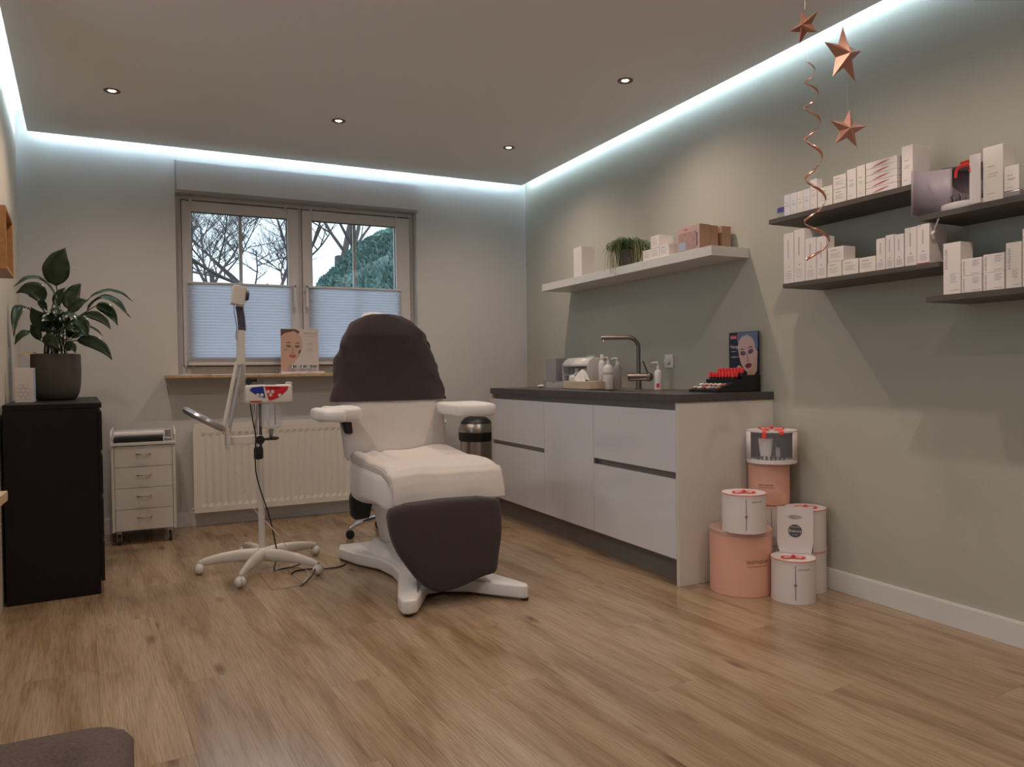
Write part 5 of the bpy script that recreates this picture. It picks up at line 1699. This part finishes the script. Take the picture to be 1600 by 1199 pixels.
M['skin1'] = mat('warm_skin_print', (0.58, 0.37, 0.28), 0.5, noise_amt=0.08, noise_scale=20)
M['skin2'] = mat('pale_skin_print', (0.62, 0.43, 0.40), 0.45, noise_amt=0.06, noise_scale=20)
M['browp'] = mat('brown_print', (0.12, 0.07, 0.05), 0.5)
M['lipp'] = mat('rose_print', (0.42, 0.14, 0.12), 0.5)
M['lipd'] = mat('wine_print', (0.16, 0.02, 0.04), 0.3)
M['eyep'] = mat('violet_print', (0.16, 0.08, 0.20), 0.4)
M['eyesoft'] = mat('soft_brown_print', (0.42, 0.26, 0.20), 0.5)
M['navy'] = mat('navy_print', (0.012, 0.014, 0.035), 0.3)
M['turban'] = mat('steel_blue_print', (0.13, 0.19, 0.34), 0.35, noise_amt=0.4, noise_scale=14)
M['posterbeige'] = mat('beige_poster', (0.62, 0.54, 0.50), 0.4)

t = thing('cosmetics_display', 'counter display card with a woman’s face and three jars on the window sill', 'display', (0.95, 5.33, 1.0225))
zb_ = 1.0230
b = B(); b.box(0.815, 1.110, 5.285, 5.375, zb_, zb_ + 0.014); obj('base', b, 'giftwhite', t, bevel=0.001)
b = B(); b.box(0.822, 1.082, 5.352, 5.356, zb_ + 0.0145, 1.338); obj('board', b, 'posterbeige', t)
og, xd_, yd_ = (0.822, 5.352, zb_ + 0.0145), (1, 0, 0), (0, 0, 1)
pplate(t, 'hair', [(0.001, 0.299), (0.001, 0.25), (0.03, 0.27), (0.09, 0.285), (0.125, 0.265), (0.128, 0.285), (0.10, 0.299)], 'browp', og, xd_, yd_, 3)
pplate(t, 'neck', [(0.001, 0.001), (0.095, 0.001), (0.085, 0.05), (0.08, 0.08), (0.001, 0.09)], 'skin1', og, xd_, yd_, 1)
pplate(t, 'cheek', [(0.001, 0.09), (0.001, 0.26), (0.03, 0.285), (0.10, 0.29), (0.125, 0.27), (0.135, 0.20), (0.138, 0.15), (0.12, 0.10), (0.09, 0.062), (0.05, 0.06)], 'skin1', og, xd_, yd_, 2)
face_features(t, og, xd_, yd_, 0.082, 0.168, 0.100, -0.05, 'skin1', 'eyesoft', 'browp', 'lipp', 3)
pplate(t, 'cream_smear', ell(0.035, 0.155, 0.022, 0.008, 0.2), mat('green_cream_print', (0.36, 0.34, 0.24), 0.6), og, xd_, yd_, 5)
pplate(t, 'cream_smear', ell(0.128, 0.14, 0.006, 0.016, -0.4), 'printdark', og, xd_, yd_, 5)
text_part('SKEYNDOR', 0.019, 'print', t, (0.976, 5.3515, zb_ + 0.277), (1, 0, 0), (0, 0, 1), extr=0.0002)
text_part('THE POWER OF SKIN SCIENCE', 0.0062, 'print', t, (0.976, 5.3515, zb_ + 0.262), (1, 0, 0), (0, 0, 1), extr=0.0002)
text_part('Power', 0.016, 'print', t, (1.00, 5.3515, zb_ + 0.205), (1, 0, 0), (0, 0, 1), extr=0.0002)
b = B()
for k in range(3): b.box(0.998 + 0.003 * k, 1.045, 5.3512, 5.3518, zb_ + 0.176 - k * 0.009, zb_ + 0.179 - k * 0.009)
o = obj('printed_lines', b, 'printsoft', t); o['kind'] = 'stuff'
text_part('SKEYNDOR', 0.009, 'print', t, (0.985, 5.2848, zb_ + 0.003), (1, 0, 0), (0, 0, 1), extr=0.0002)
for k, x in enumerate((0.897, 0.967, 1.037)):
    zt_ = zb_ + 0.0143
    tj = thing('cream_jar', ['left', 'middle', 'right'][k] + ' one of three small glass jars before the display card', 'jar', (x, 5.315, zt_), 'jars on the sill display')
    b = B(); b.lathe([(0.022, zt_ + .0003), (0.027, zt_ + .006), (0.028, zt_ + .022), (0.024, zt_ + .027)], (x, 5.315, 0), 20); obj('jar_body', b, 'glassjar', tj, smooth=True)
    b = B(); b.lathe([(0.0255, zt_ + .0273), (0.0255, zt_ + .043), (0.023, zt_ + .045), (0, zt_ + .045)], (x, 5.315, 0), 20); obj('lid', b, 'chrome' if k < 2 else 'silver', tj, smooth=True)

t = thing('lipstick_display', 'black counter display with a make-up poster and red lipsticks on the worktop', 'display', (2.64, 2.92, 0.9))
b = B()
b.prism([(2.495, 0.9005), (2.785, 0.9005), (2.785, 0.985), (2.66, 0.985), (2.66, 0.965), (2.61, 0.965), (2.61, 0.945), (2.595, 0.945), (2.505, 0.915), (2.495, 0.915)], 2.815, 3.022, 'Y')
obj('stepped_base', b, mat('glossy_black_plastic', (0.012, 0.010, 0.014), 0.25), t, bevel=0.001)
b = B(); b.box(2.770, 2.776, 2.812, 3.024, 0.986, 1.208); obj('poster_board', b, 'navy', t)
# the testers in two rows
cols = ['skin1', 'cartonc', 'lipp', 'posterbeige', 'mauve', 'kraft', 'tissue', 'skin2', 'peach', 'posterbeige', 'cartonc', 'lipp']
for k in range(12):
    r_, c_ = k // 6, k % 6
    y = 3.005 - c_ * 0.033
    x = 2.525 + r_ * 0.040
    z = 0.9155 + (x - 2.505) * 0.333
    b = B(); b.cyl((x, y, z + 0.0005), 0.013, 0.006, 12, Matrix.Rotation(-0.32, 3, 'Y')); obj('tester', b, cols[k], t)
og, xd_, yd_ = (2.770, 3.022, 0.905), (0, -1, 0), (0, 0, 1)
pplate(t, 'turban', [(0.06, 0.30), (0.06, 0.25), (0.085, 0.25), (0.20, 0.23), (0.207, 0.30)], 'turban', og, xd_, yd_, 1)
pplate(t, 'turban', ell(0.14, 0.235, 0.066, 0.060), 'turban', og, xd_, yd_, 2)
face_features(t, og, xd_, yd_, 0.130, 0.185, 0.097, 0.16, 'skin2', 'eyep', 'browp', 'lipd', 3)
pplate(t, 'hand', [(0.205, 0.20), (0.195, 0.215), (0.188, 0.19), (0.178, 0.13), (0.155, 0.098), (0.13, 0.09), (0.13, 0.07), (0.17, 0.07), (0.20, 0.10)], 'skin1', og, xd_, yd_, 8)
pplate(t, 'shoulder', ell(0.072, 0.085, 0.028, 0.045), 'skin1', og, xd_, yd_, 2)
pplate(t, 'red_logo', [(0.008, 0.268), (0.062, 0.268), (0.062, 0.288), (0.008, 0.288)], 'redprint', og, xd_, yd_, 2)
text_part('PUPA', 0.017, 'tissue', t, (2.7690, 3.012, 1.1755), (0, -1, 0), (0, 0, 1), extr=0.0002)
text_part('Vamp!', 0.027, 'tissue', t, (2.7690, 3.014, 1.124), (0, -1, 0), (0, 0.05, 1), extr=0.0002, spacing=0.9)
text_part('MAKE UP', 0.009, 'tissue', t, (2.7690, 3.006, 1.105), (0, -1, 0), (0, 0, 1), extr=0.0002)
text_part('ROSSETTO', 0.011, 'tissue', t, (2.7690, 3.008, 1.075), (0, -1, 0), (0, 0, 1), extr=0.0002)
# lipsticks
caps = []
for r_ in range(3):
    for c_ in range(8):
        x = 2.628 + r_ * 0.022 if r_ < 2 else 2.688
        z = (0.9653 if x < 2.66 else 0.9853)
        y = 3.008 - c_ * 0.0235
        caps.append((x, y, z))
first = None
for x, y, z in caps:
    if first is None:
        first = thing('lipstick', 'small lipstick with a glossy red cap standing in the black counter display', 'lipstick', (x, y, z), 'lipsticks in the counter display')
        b = B(); b.cyl((x, y, z + 0.0003), 0.0082, 0.010, 12); obj('holder', b, 'black', first, smooth=True)
        b = B(); b.lathe([(0.0086, z + 0.0105), (0.0086, z + 0.034), (0.0070, z + 0.036), (0, z + 0.036)], (x, y, 0), 12); obj('cap', b, 'redcap', first, smooth=True)
    else:
        c = first.copy(); COL.objects.link(c); c.location = (x, y, z)
        for ch in first.children:
            d = ch.copy(); COL.objects.link(d); d.parent = c

# ================================================================== things on the worktop
WT = 0.9004
GK = 'things on the worktop'
t = thing('storage_box', 'smoky translucent box at the far end of the worktop', 'box', (2.62, 4.63, WT), GK)
b = B()
b.box(2.575, 2.578, 4.55, 4.70, WT, 1.105); b.box(2.672, 2.675, 4.55, 4.70, WT, 1.105); b.box(2.578, 2.672, 4.55, 4.553, WT, 1.105); b.box(2.578, 2.672, 4.697, 4.70, WT, 1.105); b.box(2.578, 2.672, 4.553, 4.697, WT, WT + 0.003)
obj('box_body', b, 'smoke', t)
b = B(); b.box(2.58, 2.67, 4.555, 4.695, WT + 0.0035, 1.045); obj('grey_contents', b, mat('dull_mauve_filling', (0.26, 0.22, 0.25), 0.8), t)
t = thing('soap_bar', 'small white rounded bar at the far left of the worktop', 'soap', (2.52, 4.62, WT), GK)
b = B(); b.ball((2.49, 4.615, WT + 0.011), 0.03, 0.045, 0.011, 14); obj('bar', b, 'bottle', t, smooth=True)
t = thing('glove_dispenser', 'white dispenser with a curved roof on the worktop in front of the socket', 'dispenser', (2.63, 4.31, WT), GK)
y0, y1 = 4.14, 4.47
side = [(2.58, WT), (2.72, WT)] + [(2.65 + 0.07 * math.cos(a), 1.045 + 0.060 * math.sin(a)) for a in [k * PI / 10 for k in range(11)]]
for ya_ in (y0, y1 - 0.006):
    b = B(); b.prism(side, ya_, ya_ + 0.006, 'Y'); obj('side_panel', b, 'bottle', t)
b = B()
rp_ = [(2.65 + 0.07 * math.cos(a), 1.045 + 0.060 * math.sin(a)) for a in [k * PI / 12 for k in range(13)]]
ri_ = [(2.65 + 0.066 * math.cos(a), 1.045 + 0.056 * math.sin(a)) for a in [k * PI / 12 for k in range(12, -1, -1)]]
for (xa, za), (xb, zb2) in zip(rp_, rp_[1:]):
    b.poly([(xa, y0 + .006, za), (xb, y0 + .006, zb2), (xb, y1 - .006, zb2), (xa, y1 - .006, za)])
bmesh.ops.remove_doubles(b.bm, verts=b.bm.verts, dist=1e-5)
obj('curved_roof', b, 'bottle', t, smooth=True, solid=0.004)
b = B(); b.box(2.712, 2.718, y0 + .006, y1 - .006, WT, 1.05); obj('back_panel', b, 'bottle', t)
b = B(); b.box(2.60, 2.712, y0 + .006, y1 - .006, 0.985, 0.990); obj('shelf', b, 'bottle', t)
for k in range(5):
    b = B(); b.cyl((2.645, y0 + 0.04 + k * 0.062, 0.9905), 0.024, 0.045, 14); obj('white_roll', b, 'tissue' if k % 2 else 'smoke', t, smooth=True)
for k in range(4):
    b = B(); b.cyl((2.645, y0 + 0.05 + k * 0.075, WT + 0.0005), 0.027, 0.07, 14); obj('dark_pot', b, 'blackcloth' if k % 2 else 'bottle', t, smooth=True)
t = thing('cosmetic_bag', 'small white pouch with a spout in front of the dispenser', 'pouch', (2.56, 4.30, WT), GK)
b = softbox(2.535, 2.568, 4.235, 4.315, WT + 0.0005, WT + 0.09, 0.5, 0.004, 3, 8); obj('pouch', b, 'tissue', t, smooth=True)
b = B(); b.tube([(2.55, 4.26, WT + .085), (2.55, 4.22, WT + .105)], [0.008, 0.005], 8); obj('spout', b, 'tissue', t, smooth=True)
t = thing('clear_tray', 'clear acrylic tray with cotton pads on the worktop front', 'tray', (2.45, 4.27, WT), GK)
b = B()
tx0, tx1, ty0, ty1 = 2.40, 2.51, 4.165, 4.42
b.box(tx0, tx1, ty0, ty1, WT, WT + .004); b.box(tx0, tx0 + .003, ty0, ty1, WT + .004, WT + .052); b.box(tx1 - .003, tx1, ty0, ty1, WT + .004, WT + .052); b.box(tx0 + .003, tx1 - .003, ty0, ty0 + .003, WT + .004, WT + .052); b.box(tx0 + .003, tx1 - .003, ty1 - .003, ty1, WT + .004, WT + .052)
obj('tray_body', b, 'plasticclear', t)
rp2 = random.Random(5)
for k in range(9):
    b = B(); b.cyl((tx0 + .03 + (k % 2) * .045, ty0 + .03 + (k // 2) * .046, WT + .0042), 0.019, rp2.uniform(.02, .04), 14); obj('cotton_pad_stack', b, 'tissue', t, smooth=True)
t = thing('tissue_box', 'pale wooden tissue box with a white tissue pulled up beside the clear tray', 'tissue box', (2.45, 4.0, WT), GK)
b = B(); b.box(2.405, 2.525, 3.835, 4.155, WT + 0.004, WT + .050); obj('box_body', b, mat('cream_wood_box', (0.60, 0.47, 0.34), 0.5, noise_amt=0.1), t, bevel=0.002)
b = B(); b.box(2.40, 2.53, 3.83, 4.160, WT, WT + .004); obj('base', b, 'plasticclear', t)
b = B()
def tis(u, v):
    a = u * 2 * PI
    r_ = 0.050 * (1 - v) ** 0.7 * (1 + 0.30 * math.sin(a * 5 + v * 2)) + 0.004
    return (2.465 + r_ * 0.55 * math.cos(a) + 0.01 * v, 4.03 + r_ * 1.25 * math.sin(a), WT + .050 + 0.075 * v + 0.010 * math.sin(a * 3) * (1 - v))
b.grid(tis, 60, 14); bmesh.ops.remove_doubles(b.bm, verts=b.bm.verts, dist=1e-5)
obj('tissue', b, 'tissue', t, smooth=True)
def bottle(lab, x, y, r, h, pump, m='bottle', nm='pump_bottle'):
    t = thing(nm, lab, 'bottle', (x, y, WT), GK)
    b = B(); b.lathe([(r * .9, WT), (r, WT + .004), (r, WT + h * .86), (r * .8, WT + h * .94), (r * .38, WT + h)], (x, y, 0), 24); obj('bottle_body', b, m, t, smooth=True)
    if pump:
        b = B(); b.lathe([(r * .42, WT + h), (r * .42, WT + h + .018), (r * .16, WT + h + .020), (r * .16, WT + h + .038)], (x, y, 0), 14); b.tube([(x, y, WT + h + .040), (x - .02, y + .018, WT + h + .041), (x - .030, y + .027, WT + h + .036)], [.006, .0045, .0035], 8)
        obj('pump', b, 'bottle', t, smooth=True)
    else:
        b = B(); b.lathe([(r * .55, WT + h), (r * .55, WT + h + .03), (r * .45, WT + h + .034)], (x, y, 0), 16); obj('cap', b, 'bottle', t, smooth=True)
    return t
t = bottle('tall white spray bottle, farthest left of the three white bottles', 2.60, 3.995, 0.0225, 0.185, False)
t = bottle('white pump bottle in front of the two others left of the tap', 2.545, 3.845, 0.0300, 0.155, True)
b = B(); b.lathe([(0.0302, WT + .09), (0.0302, WT + .105)], (2.545, 3.845, 0), 24, cap=False); obj('grey_label_band', b, 'printsoft', t)
t = bottle('clear pump bottle with brown liquid, rightmost of three left of the tap', 2.64, 3.885, 0.0260, 0.150, True, 'smoke')
b = B(); b.lathe([(0.0240, WT + .003), (0.0250, WT + .006), (0.0250, WT + .055), (0, WT + .055)], (2.64, 3.885, 0), 20); obj('liquid', b, 'amber', t)
t = bottle('white pump bottle with a red mark right of the tap', 2.655, 3.488, 0.0215, 0.118, True)
b = B(); b.lathe([(0.02165, WT + .012), (0.02165, WT + .037)], (2.655, 3.488, 0), 8, None, math.radians(205), math.radians(250), cap=False); obj('red_mark', b, 'redprint', t)

# ================================================================== gift drums on the floor
def text_cyl(s, size, m, parent, c, r, ang, z, name='lettering', spacing=1.0):
    o = text_part(s, size, m, parent, root_loc(parent), (1, 0, 0), (0, 1, 0), name, 0.0002, spacing)
    rl_ = root_loc(parent)
    for v in o.data.vertices:
        a = ang + v.co.x / r
        v.co = Vector((c[0] + (r + 0.0005 + v.co.z) * math.cos(a), c[1] + (r + 0.0005 + v.co.z) * math.sin(a), z + v.co.y)) - rl_
    return o
def bow(parent, x, y, z, s, ang):
    ca, sa = math.cos(ang), math.sin(ang)
    def Q(a, c, h): return (x + a * ca - c * sa, y + a * sa + c * ca, z + h)
    for sg in (-1, 1):
        b = B(); b.tube(curve([Q(0, 0, .006), Q(sg * .35 * s, .16 * s, .22 * s), Q(sg * s, .10 * s, .16 * s), Q(sg * .75 * s, -.10 * s, .03 * s), Q(0, 0, .008)], 5), 0.01, 6, flat=(0.0085, 0.0011, (0, 0, 1)))
        obj('bow_loop', b, 'bowred', parent, smooth=True)
    b = B(); b.ball((x, y, z + 0.010), 0.009, 0.009, 0.008, 8); obj('bow_knot', b, 'red', parent, smooth=True)
def drum(lab, c, z0, r, h, kind, bowed=True, brand=None, group='round gift boxes stacked beside the base unit', doors=True):
    ang = math.atan2(-c[1], -c[0])          # faces into the room
    t = thing('gift_box', lab, 'gift box', (c[0], c[1], z0), group)
    body = 'peach' if kind == 'peach' else 'giftwhite'
    z0 += 0.0006
    b = B(); b.lathe([(r - .001, z0), (r, z0 + .001), (r, z0 + h * .93)], (c[0], c[1], 0), 44); obj('drum', b, body, t, smooth=True)
    b = B(); b.lathe([(r + .0015, z0 + h * .93), (r + .0015, z0 + h - .0015), (r, z0 + h), (0, z0 + h)], (c[0], c[1], 0), 44, cap=False); obj('lid', b, 'giftwhite' if kind != 'peach' else 'peachlid', t, smooth=True)
    if kind == 'white':
        b = B(); b.lathe([(r + .0012, z0), (r + .0012, z0 + .0155)], (c[0], c[1], 0), 44, cap=False); obj('foot_ring', b, 'giftwhite', t, smooth=True)
        b = B(); b.lathe([(r + .0018, z0 + h - .006), (r + .0022, z0 + h - .001), (r, z0 + h + .0004)], (c[0], c[1], 0), 44, cap=False); obj('pink_rim', b, 'pinkrim', t, smooth=True)
    if doors:
        a = ang + 0.10
        b = B()
        for k in (-1, 1):
            pass
        b.obox((c[0] + (r + .0008) * math.cos(a), c[1] + (r + .0008) * math.sin(a), z0 + h * .5), .0012, .0022, h * .80, a); obj('door_gap', b, 'printdark', t)
        b = B(); q = (c[0] + (r + .0018) * math.cos(a), c[1] + (r + .0018) * math.sin(a))
        b.obox((q[0], q[1], z0 + h * .45), .0012, .011, .011, Matrix.Rotation(a, 3, 'Z') @ Matrix.Rotation(PI / 4, 3, 'X')); obj('clasp', b, 'silver', t)
    if brand:
        text_cyl('SKEYNDOR', brand[0], 'brownprint' if kind == 'peach' else 'print', t, c, r, ang + brand[1], z0 + h * brand[2])
        if kind == 'peach':
            b = B(); n_ = 10
            wl = brand[0] * 5.6
            for k in range(n_):
                a = ang + brand[1] + (k + .5) * wl / n_ / r
                b.obox((c[0] + (r + .0006) * math.cos(a), c[1] + (r + .0006) * math.sin(a), z0 + h * brand[2] - brand[0] * .55), .0005, wl / n_ * .8, .0022, a)
            obj('strap_line', b, 'brownprint', t)
    if bowed:
        bow(t, c[0] + 0.040 * math.cos(ang), c[1] + 0.040 * math.sin(ang), z0 + h, 0.045, ang + PI / 2 + 0.2)
    return t
M['peachlid'] = mat('peach_lid', (0.60, 0.36, 0.30), 0.25)
M['pinkrim'] = mat('pink_rim', (0.72, 0.30, 0.27), 0.4)
M['brownprint'] = mat('brown_foil_print', (0.22, 0.11, 0.06), 0.35, metal=0.3)
cbig = (2.43, 2.588)
drum('large peach drum standing on the floor against the base unit', cbig, 0, 0.139, 0.288, 'peach', False, (0.021, 0.18, 0.52), doors=False)
drum('white drum with a door clasp and red bow standing on the large peach drum', (2.392, 2.525), 0.2892, 0.095, 0.172, 'white', True, (0.010, 0.36, 0.80))
cst = (2.660, 2.637)
drum('white drum on the floor in the corner, mostly hidden behind the large peach drum', cst, 0, 0.089, 0.185, 'white', False, None)
drum('white drum under the smaller peach drum, glimpsed behind the bow-topped one', cst, 0.1865, 0.089, 0.186, 'white', False, None)
drum('smaller peach drum carried on the white drums in the corner', (2.660, 2.640), 0.3735, 0.095, 0.195, 'peach', False, (0.013, -0.5, 0.46), doors=False)
# top: windowed white drum
ct, rt, z0, h = (2.660, 2.622), 0.115, 0.5698, 0.155
t = thing('gift_box', 'white windowed drum with a tube inside and red bow on top of the corner stack', 'gift box', (ct[0], ct[1], z0), 'round gift boxes stacked beside the base unit')
a_ = math.atan2(-ct[1], -ct[0])
b = B(); b.lathe([(rt, z0 + .0006), (rt, z0 + .018), (0, z0 + .018)], (ct[0], ct[1], 0), 44); obj('base', b, 'giftwhite', t, smooth=True)
b = B(); b.lathe([(rt, z0 + .018), (rt, z0 + h - .008)], (ct[0], ct[1], 0), 36, None, a_ + 0.95, a_ + 2 * PI - 0.95, cap=False); obj('side_wall', b, 'giftwhite', t, smooth=True, solid=0.003)
b = B(); b.lathe([(rt - .006, z0 + .018), (rt - .006, z0 + h - .009)], (ct[0], ct[1], 0), 36, None, a_ + 1.0, a_ + 2 * PI - 1.0, cap=False); obj('lining', b, 'mauve', t, smooth=True)
b = B(); b.lathe([(rt + .001, z0 + h - .008), (rt + .001, z0 + h), (0, z0 + h)], (ct[0], ct[1], 0), 44, cap=False); obj('lid', b, 'giftwhite', t, smooth=True)
b = B(); b.lathe([(rt - .001, z0 + .018), (rt - .001, z0 + h - .009)], (ct[0], ct[1], 0), 20, None, a_ - 0.95, a_ + 0.95, cap=False); obj('clear_window', b, 'clearsheet' if 'clearsheet' in M else M.setdefault('clearsheet', mat('clear_film', (0.9, 0.9, 0.95), 0.05, alpha=0.12)), t, smooth=True)
def on_ray(r_, da): return (ct[0] + r_ * math.cos(a_ + da), ct[1] + r_ * math.sin(a_ + da))
x, y = on_ray(0.075, -0.35)
b = B(); b.tube([(x, y, z0 + .020), (x, y, z0 + .04), (x, y, z0 + .118)], [0.011, 0.014, 0.019], 14, flat=(0.019, 0.009, (math.cos(a_), math.sin(a_), 0))); obj('cream_tube', b, 'bottle', t, smooth=True)
x, y = on_ray(0.075, 0.40)
b = B(); b.lathe([(0.011, z0 + .0185), (0.011, z0 + .070), (0.005, z0 + .078)], (x, y, 0), 14); obj('serum_bottle', b, 'smoke', t, smooth=True)
b = B(); b.lathe([(0.0055, z0 + .078), (0.0055, z0 + .092), (0.003, z0 + .094), (0.003, z0 + .108)], (x, y, 0), 10); obj('pipette', b, 'blackcloth', t, smooth=True)
for k in range(7):
    x, y = on_ray(0.100, -0.62 + k * 0.20)
    b = B(); b.lathe([(0.0035, z0 + .0185), (0.0035, z0 + .027), (0.0055, z0 + .029), (0.0055, z0 + .036)], (x, y, 0), 8); obj('ampoule', b, 'printdark', t, smooth=True)
bow(t, ct[0], ct[1], z0 + h, 0.055, a_ + PI / 2)
b = B()
for dd in (-0.25, 0.35):
    p0 = on_ray(0.05, dd); p1 = on_ray(0.112, dd * 1.05); p2 = on_ray(0.119, dd * 1.1)
    b.tube(curve([(p0[0], p0[1], z0 + h + .004), (p1[0], p1[1], z0 + h + .005), (p2[0], p2[1], z0 + h - (.035 if dd < 0 else .016))], 4), 0.01, 6, flat=(0.010, 0.001, (math.cos(a_), math.sin(a_), 0.6)))
obj('ribbon_tail', b, 'bowred', t, smooth=True)
# right group
cd = (2.698, 2.455)
drum('white drum on the floor in front of the wall behind the paper bag', cd, 0, 0.089, 0.185, 'white', False, None)
drum('white drum with a red ribbon stacked behind the paper bag', cd, 0.1865, 0.089, 0.190, 'white', True, None)
cf = (2.530, 2.372)
drum('frontmost white drum with a clasp and red bow on the floor', cf, 0, 0.093, 0.186, 'white', True, (0.010, 0.22, 0.79))
# bag with a round sticker standing on the front drum
fa = math.atan2(-2.40, -2.60)
t = thing('gift_bag', 'white card bag with oval handle hole and round black sticker on the front drum', 'gift bag', (2.597, 2.424, 0.188))
Rz = Matrix.Rotation(fa, 3, 'Z')
bc = Vector((2.592, 2.418, 0.0))
w2, zb0, zb1 = 0.0755, 0.1885, 0.395
def BP(d, s, z): return bc + Rz @ Vector((d, s, 0)) + Vector((0, 0, z))
# front panel with an oval hole, built as a ring of quads round the hole
b = B()
hz, hs, hr, hv = 0.350, 0.0, 0.028, 0.010
n_ = 32
inn, outr = [], []
for k in range(n_):
    a = 2 * PI * k / n_
    inn.append(b.bm.verts.new(BP(0.020, hs + hr * math.cos(a), hz + hv * math.sin(a))))
    ca, sa = math.cos(a), math.sin(a)
    tx = w2 / abs(ca) if abs(ca) > 1e-6 else 9
    up_ = (zb1 - hz) if sa > 0 else (hz - zb0)
    tz = up_ / abs(sa) if abs(sa) > 1e-6 else 9
    m_ = min(tx, tz)
    outr.append(b.bm.verts.new(BP(0.020, ca * m_, hz + sa * m_)))
for k in range(n_):
    j = (k + 1) % n_
    b.bm.faces.new((inn[k], inn[j], outr[j], outr[k]))
for c_ in ((1, 1), (-1, 1), (-1, -1), (1, -1)):
    pass
obj('front_panel', b, 'giftwhite', t, solid=0.0012)
b = B()
for sg in (-1, 1):
    b.poly([BP(0.020, sg * w2, zb0), BP(-0.016, sg * w2, zb0), BP(-0.016, sg * w2, zb1 - .004), BP(0.020, sg * w2, zb1)])
b.poly([BP(0.020, w2, zb0), BP(-0.016, w2, zb0), BP(-0.016, -w2, zb0), BP(0.020, -w2, zb0)])
b.poly([BP(-0.016, w2, zb0), BP(-0.016, w2, zb1 - .004), BP(-0.016, -w2, zb1 - .004), BP(-0.016, -w2, zb0)])
obj('bag_sides', b, 'giftwhite', t, solid=0.001)
b = B()
zc_, rc_ = 0.288, 0.029
ring = [BP(0.0212, rc_ * math.cos(2 * PI * k / 32), zc_ + rc_ * math.sin(2 * PI * k / 32)) for k in range(32)]
b.poly(ring)
obj('round_sticker', b, 'printdark', t, solid=0.0006)
n3 = Rz @ Vector((1, 0, 0)); xd3 = Vector((0, 0, 1)).cross(n3)
for s_, sz, dz, dx in (('Beauty', 0.020, -0.006, -0.027), ('SKEYNDOR', 0.0072, 0.015, -0.018), ('for you', 0.008, -0.019, -0.012)):
    text_part(s_, sz, 'tissue', t, bc + n3 * 0.0220 + xd3 * dx + Vector((0, 0, zc_ + dz)), xd3, (0, 0, 1), extr=0.0002)

# ================================================================== copper stars and spiral
def star(lab, c, R_, yaw, roll, depth, m, top_z, thread_xy=None):
    t = thing('hanging_star', lab, 'star', c, 'copper paper stars')
    b = B()
    pts = []
    for k in range(10):
        a = PI / 2 + roll + k * PI / 5
        r_ = R_ if k % 2 == 0 else R_ * 0.42
        pts.append((r_ * math.cos(a), r_ * math.sin(a)))
    Rz_ = Matrix.Rotation(yaw, 3, 'Z')
    def W_(x, y, z): return Vector(c) + Rz_ @ Vector((x, y, z))
    ring = [b.bm.verts.new(W_(x, 0, z)) for x, z in pts]
    f_ = b.bm.verts.new(W_(0, -depth, 0)); k_ = b.bm.verts.new(W_(0, depth, 0))
    for i in range(10):
        b.bm.faces.new((ring[i], ring[(i + 1) % 10], f_)); b.bm.faces.new((ring[(i + 1) % 10], ring[i], k_))
    obj('star_body', b, m, t)
    b = B(); b.tube([(c[0], c[1], c[2] + R_ * 0.96), (c[0], c[1], top_z)], 0.0004, 4); obj('thread', b, 'tissue', t)
    return t
# yaw so the star plane is partly turned away from the viewer
star('largest copper star, hanging in the middle, seen half sideways', (2.228, 1.845, 2.124), 0.103, math.radians(-50 + 52), 0.03, 0.030, 'copper', ZC)
star('small shiny copper star hanging highest at the ceiling edge', (2.215, 2.003, 2.292), 0.064, math.radians(-50 - 30), 0.25, 0.020, 'copperf', ZC)
star('lower copper star hanging below the largest one', (2.238, 1.837, 1.862), 0.072, math.radians(-50 + 30), -0.12, 0.018, 'copper', 2.03)
t = thing('hanging_spiral', 'copper foil spiral hanging in front of the dark shelves', 'spiral', (2.233, 1.985, 1.43), None)
b = B()
ys_ = [96, 130, 170, 220, 282, 350, 412]
rr_ = [0.012, 0.022, 0.026, 0.029, 0.033, 0.040, 0.047]
N_ = 200
path, upv = [], []
vr = Vector((0.898, -0.44, 0)); vd = Vector((0.44, 0.898, 0))
rows = []
for i in range(N_ + 1):
    k = i / N_ * 5.85
    j = min(int(k), 5); f_ = k - j
    py_ = ys_[j] + (ys_[j + 1] - ys_[j]) * f_
    r_ = rr_[j] + (rr_[j + 1] - rr_[j]) * f_
    z = 2.159 - (py_ - 96) * 0.002385
    cxp_ = 0.0 + 0.012 * (py_ - 96) / 304 * 2
    a = PI + k * 2 * PI
    c = Vector((2.222, 1.988, z)) + vr * (cxp_ + r_ * math.cos(a)) + vd * (r_ * math.sin(a))
    wd = 0.0025 + 0.0035 * min(1, k / 3)
    nn = (vr * math.cos(a) + vd * math.sin(a)) * 0.35 + Vector((0, 0, 0.9))
    rows.append((b.bm.verts.new(c - nn * wd), b.bm.verts.new(c + nn * wd)))
for A_, Q_ in zip(rows, rows[1:]):
    b.bm.faces.new((A_[0], A_[1], Q_[1], Q_[0]))
obj('foil_ribbon', b, 'copperf', t, smooth=True, solid=0.0006)
b = B(); b.tube([(2.215, 2.000, 2.24), (2.215, 1.99, 2.163)], 0.0004, 4); obj('thread', b, 'tissue', t)
